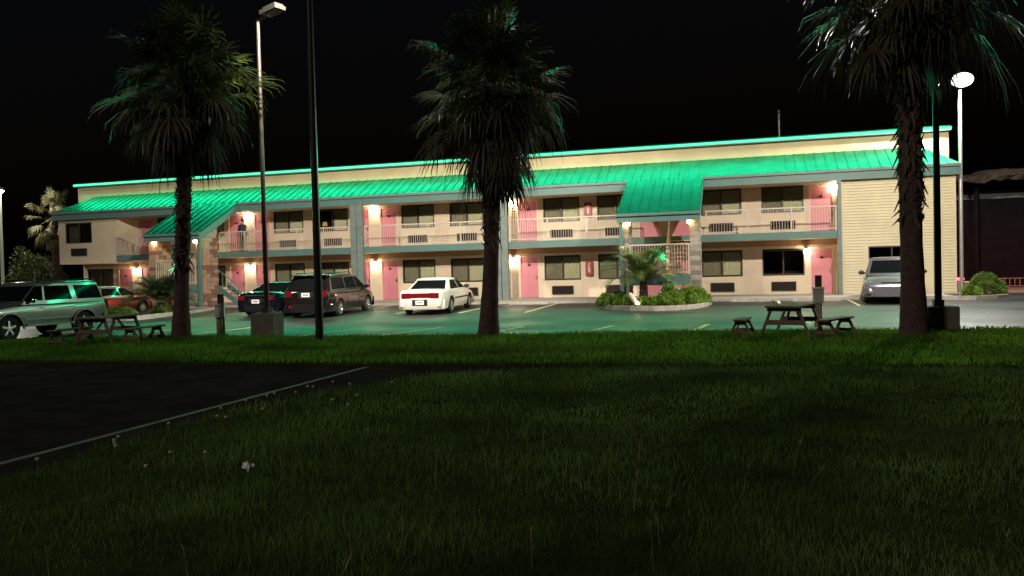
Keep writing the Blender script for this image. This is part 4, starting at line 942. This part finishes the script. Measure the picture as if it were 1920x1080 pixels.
def pedestal(loc, rz, label, boxmat, H):
    root = empty('utility_pedestal', loc, rz, label, 'utility pedestal', 'utility pedestals on the grass')
    m = MB(); m.box(-.10, .06, -.06, .06, -.1, H*.62); m.build('post', 'wood_pale', root)
    m = MB(); m.box(-.13, .13, -.10, .10, H*.5, H*.82); bx = m.build('meter_box', boxmat, root)
    m = MB(); m.box(-.15, .15, -.12, .12, H*.82, H*.86); m.build('lid', 'meter_white', bx)
    m = MB(); m.box(.0, .10, .07, .15, -.1, H*1.04); m.build('back_post', 'wood_dark', root)
    m = MB(); m.box(-.07, .10, .03, .10, H*.86, H*1.12); m.build('outlet_cover', 'dark_steel', root)
pedestal((1.81, -15.6, -.17), R(3), 'wooden utility pedestal with a grey meter box behind the right picnic table', 'meter_grey', 1.22)
pedestal((-14.93, -18.6, -.2), R(25), 'wooden utility pedestal with a pale box beside the left fan palm', 'meter_white', 1.12)

# ------------------------------------------------------------------ person on the gallery
def person():
    root = empty('person', (-26.42, -.85, 2.9), R(165), 'person in dark blue jacket and jeans standing on the upper gallery', 'person')
    V = [(0, 0, .93), (0, .0, 1.10), (0, .01, 1.28), (0, .01, 1.42), (0, -.01, 1.52), (0, -.03, 1.60),
         (.10, 0, .88), (.11, -.02, .50), (.12, .01, .09), (.12, -.15, .04), (-.10, 0, .88), (-.12, -.04, .50), (-.14, .01, .09), (-.15, -.15, .04),
         (.18, .01, 1.41), (.25, .03, 1.15), (.23, -.10, .92), (.22, -.15, .86), (-.18, .01, 1.41), (-.26, .03, 1.15), (-.20, -.16, .98), (-.17, -.22, .95)]
    E_ = [(0, 1), (1, 2), (2, 3), (3, 4), (4, 5), (0, 6), (6, 7), (7, 8), (8, 9), (0, 10), (10, 11), (11, 12), (12, 13), (3, 14), (14, 15), (15, 16), (16, 17), (3, 18), (18, 19), (19, 20), (20, 21)]
    Rr = [.15, .145, .165, .13, .06, .055, .095, .062, .045, .035, .095, .062, .045, .035, .075, .052, .038, .03, .075, .052, .038, .03]
    def skin(name, V, E_, Rr, mt, par, rootv=0):
        me = bpy.data.meshes.new(name); me.from_pydata(V, E_, []); o = link(name, me, par); me.materials.append(MATS[mt])
        md = o.modifiers.new('skin', 'SKIN'); 
        for i, r_ in enumerate(Rr): me.skin_vertices[0].data[i].radius = (r_, r_*.8 if i < 4 and len(V) > 15 else r_); me.skin_vertices[0].data[i].use_root = i == rootv
        md.use_smooth_shade = True; s = o.modifiers.new('sub', 'SUBSURF'); s.levels = 1; s.render_levels = 2; return o
    body = skin('body', V, E_, Rr, 'skin', root)
    # hands with separate fingers
    for c, s_ in (((.22, -.16, .85), 1), ((-.165, -.24, .945), -1)):
        c = Vector(c)
        for k, L in enumerate((.065, .075, .07, .055)):
            p = c+Vector((0, -.025+.017*k, -.02)); m_ = skin('finger', [tuple(p), tuple(p+Vector((-.004*s_, -.006, -L*.55))), tuple(p+Vector((-.018*s_, -.012, -L)))], [(0, 1), (1, 2)], [.009, .008, .006], 'skin', body)
        p = c+Vector((0, -.03, .01)); skin('thumb', [tuple(p), tuple(p+Vector((-.01*s_, -.03, -.02))), tuple(p+Vector((-.015*s_, -.035, -.05)))], [(0, 1), (1, 2)], [.011, .009, .007], 'skin', body)
    h = MB(); h.ellipsoid((0, -.04, 1.70), (.075, .095, .12), 14, 10); h.ellipsoid((0, -.135, 1.69), (.014, .022, .022), 8, 6); h.ellipsoid((.076, -.03, 1.69), (.012, .022, .032), 8, 6); h.ellipsoid((-.076, -.03, 1.69), (.012, .022, .032), 8, 6); h.ellipsoid((0, -.125, 1.645), (.028, .012, .008), 8, 5); h.build('head', 'skin', body, True)
    e = MB(); e.ellipsoid((.03, -.124, 1.715), (.011, .008, .007), 8, 5); e.ellipsoid((-.03, -.124, 1.715), (.011, .008, .007), 8, 5); e.build('eye', 'hair', body)
    h = MB(); h.ellipsoid((0, -.022, 1.735), (.083, .095, .10), 14, 9); h.build('hair', 'hair', root, True)
    J = [(0, 0, .90), (0, .0, 1.10), (0, .01, 1.28), (0, .01, 1.42), (0, -.005, 1.50), (.18, .01, 1.41), (.25, .03, 1.15), (.23, -.10, .94), (-.18, .01, 1.41), (-.26, .03, 1.15), (-.20, -.15, .99)]
    skin('jacket', J, [(0, 1), (1, 2), (2, 3), (3, 4), (3, 5), (5, 6), (6, 7), (3, 8), (8, 9), (9, 10)], [.175, .17, .19, .15, .085, .09, .068, .055, .09, .068, .055], 'jacket', root)
    J = [(0, 0, .96), (.10, 0, .86), (.11, -.02, .50), (.12, .01, .08), (-.10, 0, .86), (-.12, -.04, .50), (-.14, .01, .08)]
    skin('jeans', J, [(0, 1), (1, 2), (2, 3), (0, 4), (4, 5), (5, 6)], [.155, .112, .078, .062, .112, .078, .062], 'jeans', root)
    for x in (.12, -.145):
        s = MB(); s.ellipsoid((x, -.06, .045), (.05, .14, .05), 10, 6); s.v = [(a, b, max(c, .0)) for a, b, c in s.v]; s.build('shoe', 'shoe', root, True)
person()

# ------------------------------------------------------------------ the place to the right, and small things
def right_side():
    r = empty('neighbour_building', (0, 0, 0), 0, 'dark building with a rough thatched eave behind the right street lamp', 'building')
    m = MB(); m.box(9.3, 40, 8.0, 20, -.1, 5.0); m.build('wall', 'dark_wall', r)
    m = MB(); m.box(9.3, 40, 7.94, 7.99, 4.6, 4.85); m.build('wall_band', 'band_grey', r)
    m = MB(); rg = np.random.default_rng(4); n = 90; xs = np.linspace(8.9, 40, n); v = []
    for x in xs:
        j = rg.normal(0, .05, 4); zt = 5.72+.22*(x > 11.3)*min(1, (x-11.3)*2)
        v += [(x, 6.2+j[0], 5.38+j[1]), (x, 6.0+j[2], 5.62+j[3]), (x, 6.6, zt+j[1]), (x, 9.0, zt+.25)]
    m.add(v, [(i*4+k, i*4+k+1, i*4+k+5, i*4+k+4) for i in range(n-1) for k in range(3)]+[(i*4+3, i*4, i*4+4, i*4+7) for i in range(n-1)]); m.build('thatched_eave', 'thatch', r)
    for x in (11.2, 17.0, 23): m = MB(); m.tube([(x, 7.2, -.1), (x, 7.2, 5.45)], .12, 8); m.build('post', 'dark_wall', r)
    m = MB(); m.slab([(9.3, .3), (40, 1.0), (40, 7.9), (9.3, 7.9)], -.1, .045); tag(m.build('brick_path', 'brick_paver'), kind='structure')
    f = empty('low_fence', (0, 0, 0), 0, 'low pale metal fence on the brick path before the dark building', 'fence')
    m = MB(); m.box(11.3, 24, 5.48, 5.52, .52, .56); m.box(11.3, 24, 5.48, 5.52, .16, .19); m.build('rail', 'wood_dark', f)
    m = MB(); x = 11.3
    while x < 24: m.box(x, x+.03, 5.485, 5.515, .19, .52); x += .22
    m.build('picket', 'wood_dark', f)
    w_ = empty('ledge_wall', (0, 0, 0), 0, 'low block ledge behind the round hedge at the motel corner', 'wall')
    m = MB(); m.box(8.33, 9.35, -.75, .25, -.05, .50); m.build('block', 'grey_stone', w_); m = MB(); m.box(8.31, 9.38, -.78, .28, .503, .56); m.build('coping', 'concrete', w_)
    l = empty('red_lamp', (8.72, -.35, .56), 0, 'small glowing red lamp on the low ledge at the motel corner', 'lamp')
    m = MB(); m.lathe([(0, 0), (.10, 0), (.09, .05), (0, .05)], n=10); m.build('base', 'dark_steel', l)
    m = MB(); m.ellipsoid((0, 0, .12), (.17, .12, .07), 10, 6); m.build('globe', 'red_lamp', l, True)
    q = bpy.data.lights.new('red_glow', 'SPOT'); q.energy = 1500; q.color = (1, .02, .05); q.spot_size = R(60); q.spot_blend = .9; q.shadow_soft_size = .12
    o = bpy.data.objects.new('red_glow', q); COL.objects.link(o); o.parent = l; o.location = (.05, .15, .22); o.rotation_euler = Vector((.3, .9, -.06)).to_track_quat('-Z', 'Y').to_euler()
right_side()
def litter():
    bm = MB(); rg = np.random.default_rng(2); n = 6
    vs = [((i/5-.5)*.095, (j/5-.5)*.06, .02+.018*rg.normal()) for j in range(6) for i in range(6)]
    bm.add(vs, [(j*6+i, j*6+i+1, j*6+i+7, j*6+i+6) for j in range(5) for i in range(5)])
    o = bm.build('paper_wrapper', 'paper', None, False, (-4.07, -33.02, -.06)); o.rotation_euler = (.35, .1, .3); tag(o, 'crumpled white wrapper lying in the grass of the front lawn', 'wrapper')
litter()
def dandelions():
    pts = []; rq = random.Random(5)
    for i in range(30):
        y = -34.6+6.4*rq.random(); pts.append((-6.2+max(0, y+29.2)*.35+.05+min(2.2, rq.expovariate(1/.45)), y))
    proto = None
    for i, (x, y) in enumerate(pts):
        if proto is None:
            proto = empty('dandelion', (x, y, -.165), 0, 'small pale dandelion seed head standing along the left edge of the lawn', 'dandelion', 'dandelion seed heads in the lawn')
            m = MB(); m.tube([(0, 0, 0), (.01, 0, .08), (.012, .004, .135)], .0025, 4); m.build('stem', 'grass_stem', proto)
            m = MB(); m.ellipsoid((.012, .004, .150), (.017, .017, .017), 8, 6); m.build('seed_head', 'puff', proto, True)
        else: dup(proto, None, (x, y, -.165), random.uniform(0, 6))
dandelions()

# ------------------------------------------------------------------ damp night air
HAZE = 0
def haze():
    m = bpy.data.materials.new('haze'); m.use_nodes = True; t = m.node_tree; t.nodes.clear(); o = t.nodes.new('ShaderNodeOutputMaterial')
    v = t.nodes.new('ShaderNodeVolumePrincipled'); v.inputs['Color'].default_value = (.9, .92, .95, 1); v.inputs['Density'].default_value = HAZE; v.inputs['Anisotropy'].default_value = .2
    t.links.new(v.outputs[0], o.inputs['Volume']); MATS['haze'] = m
    b = MB(); b.box(-205, 205, -80, 205, -1.3, 12.5); q = b.build('haze', 'haze'); tag(q, kind='stuff')
if HAZE: haze()
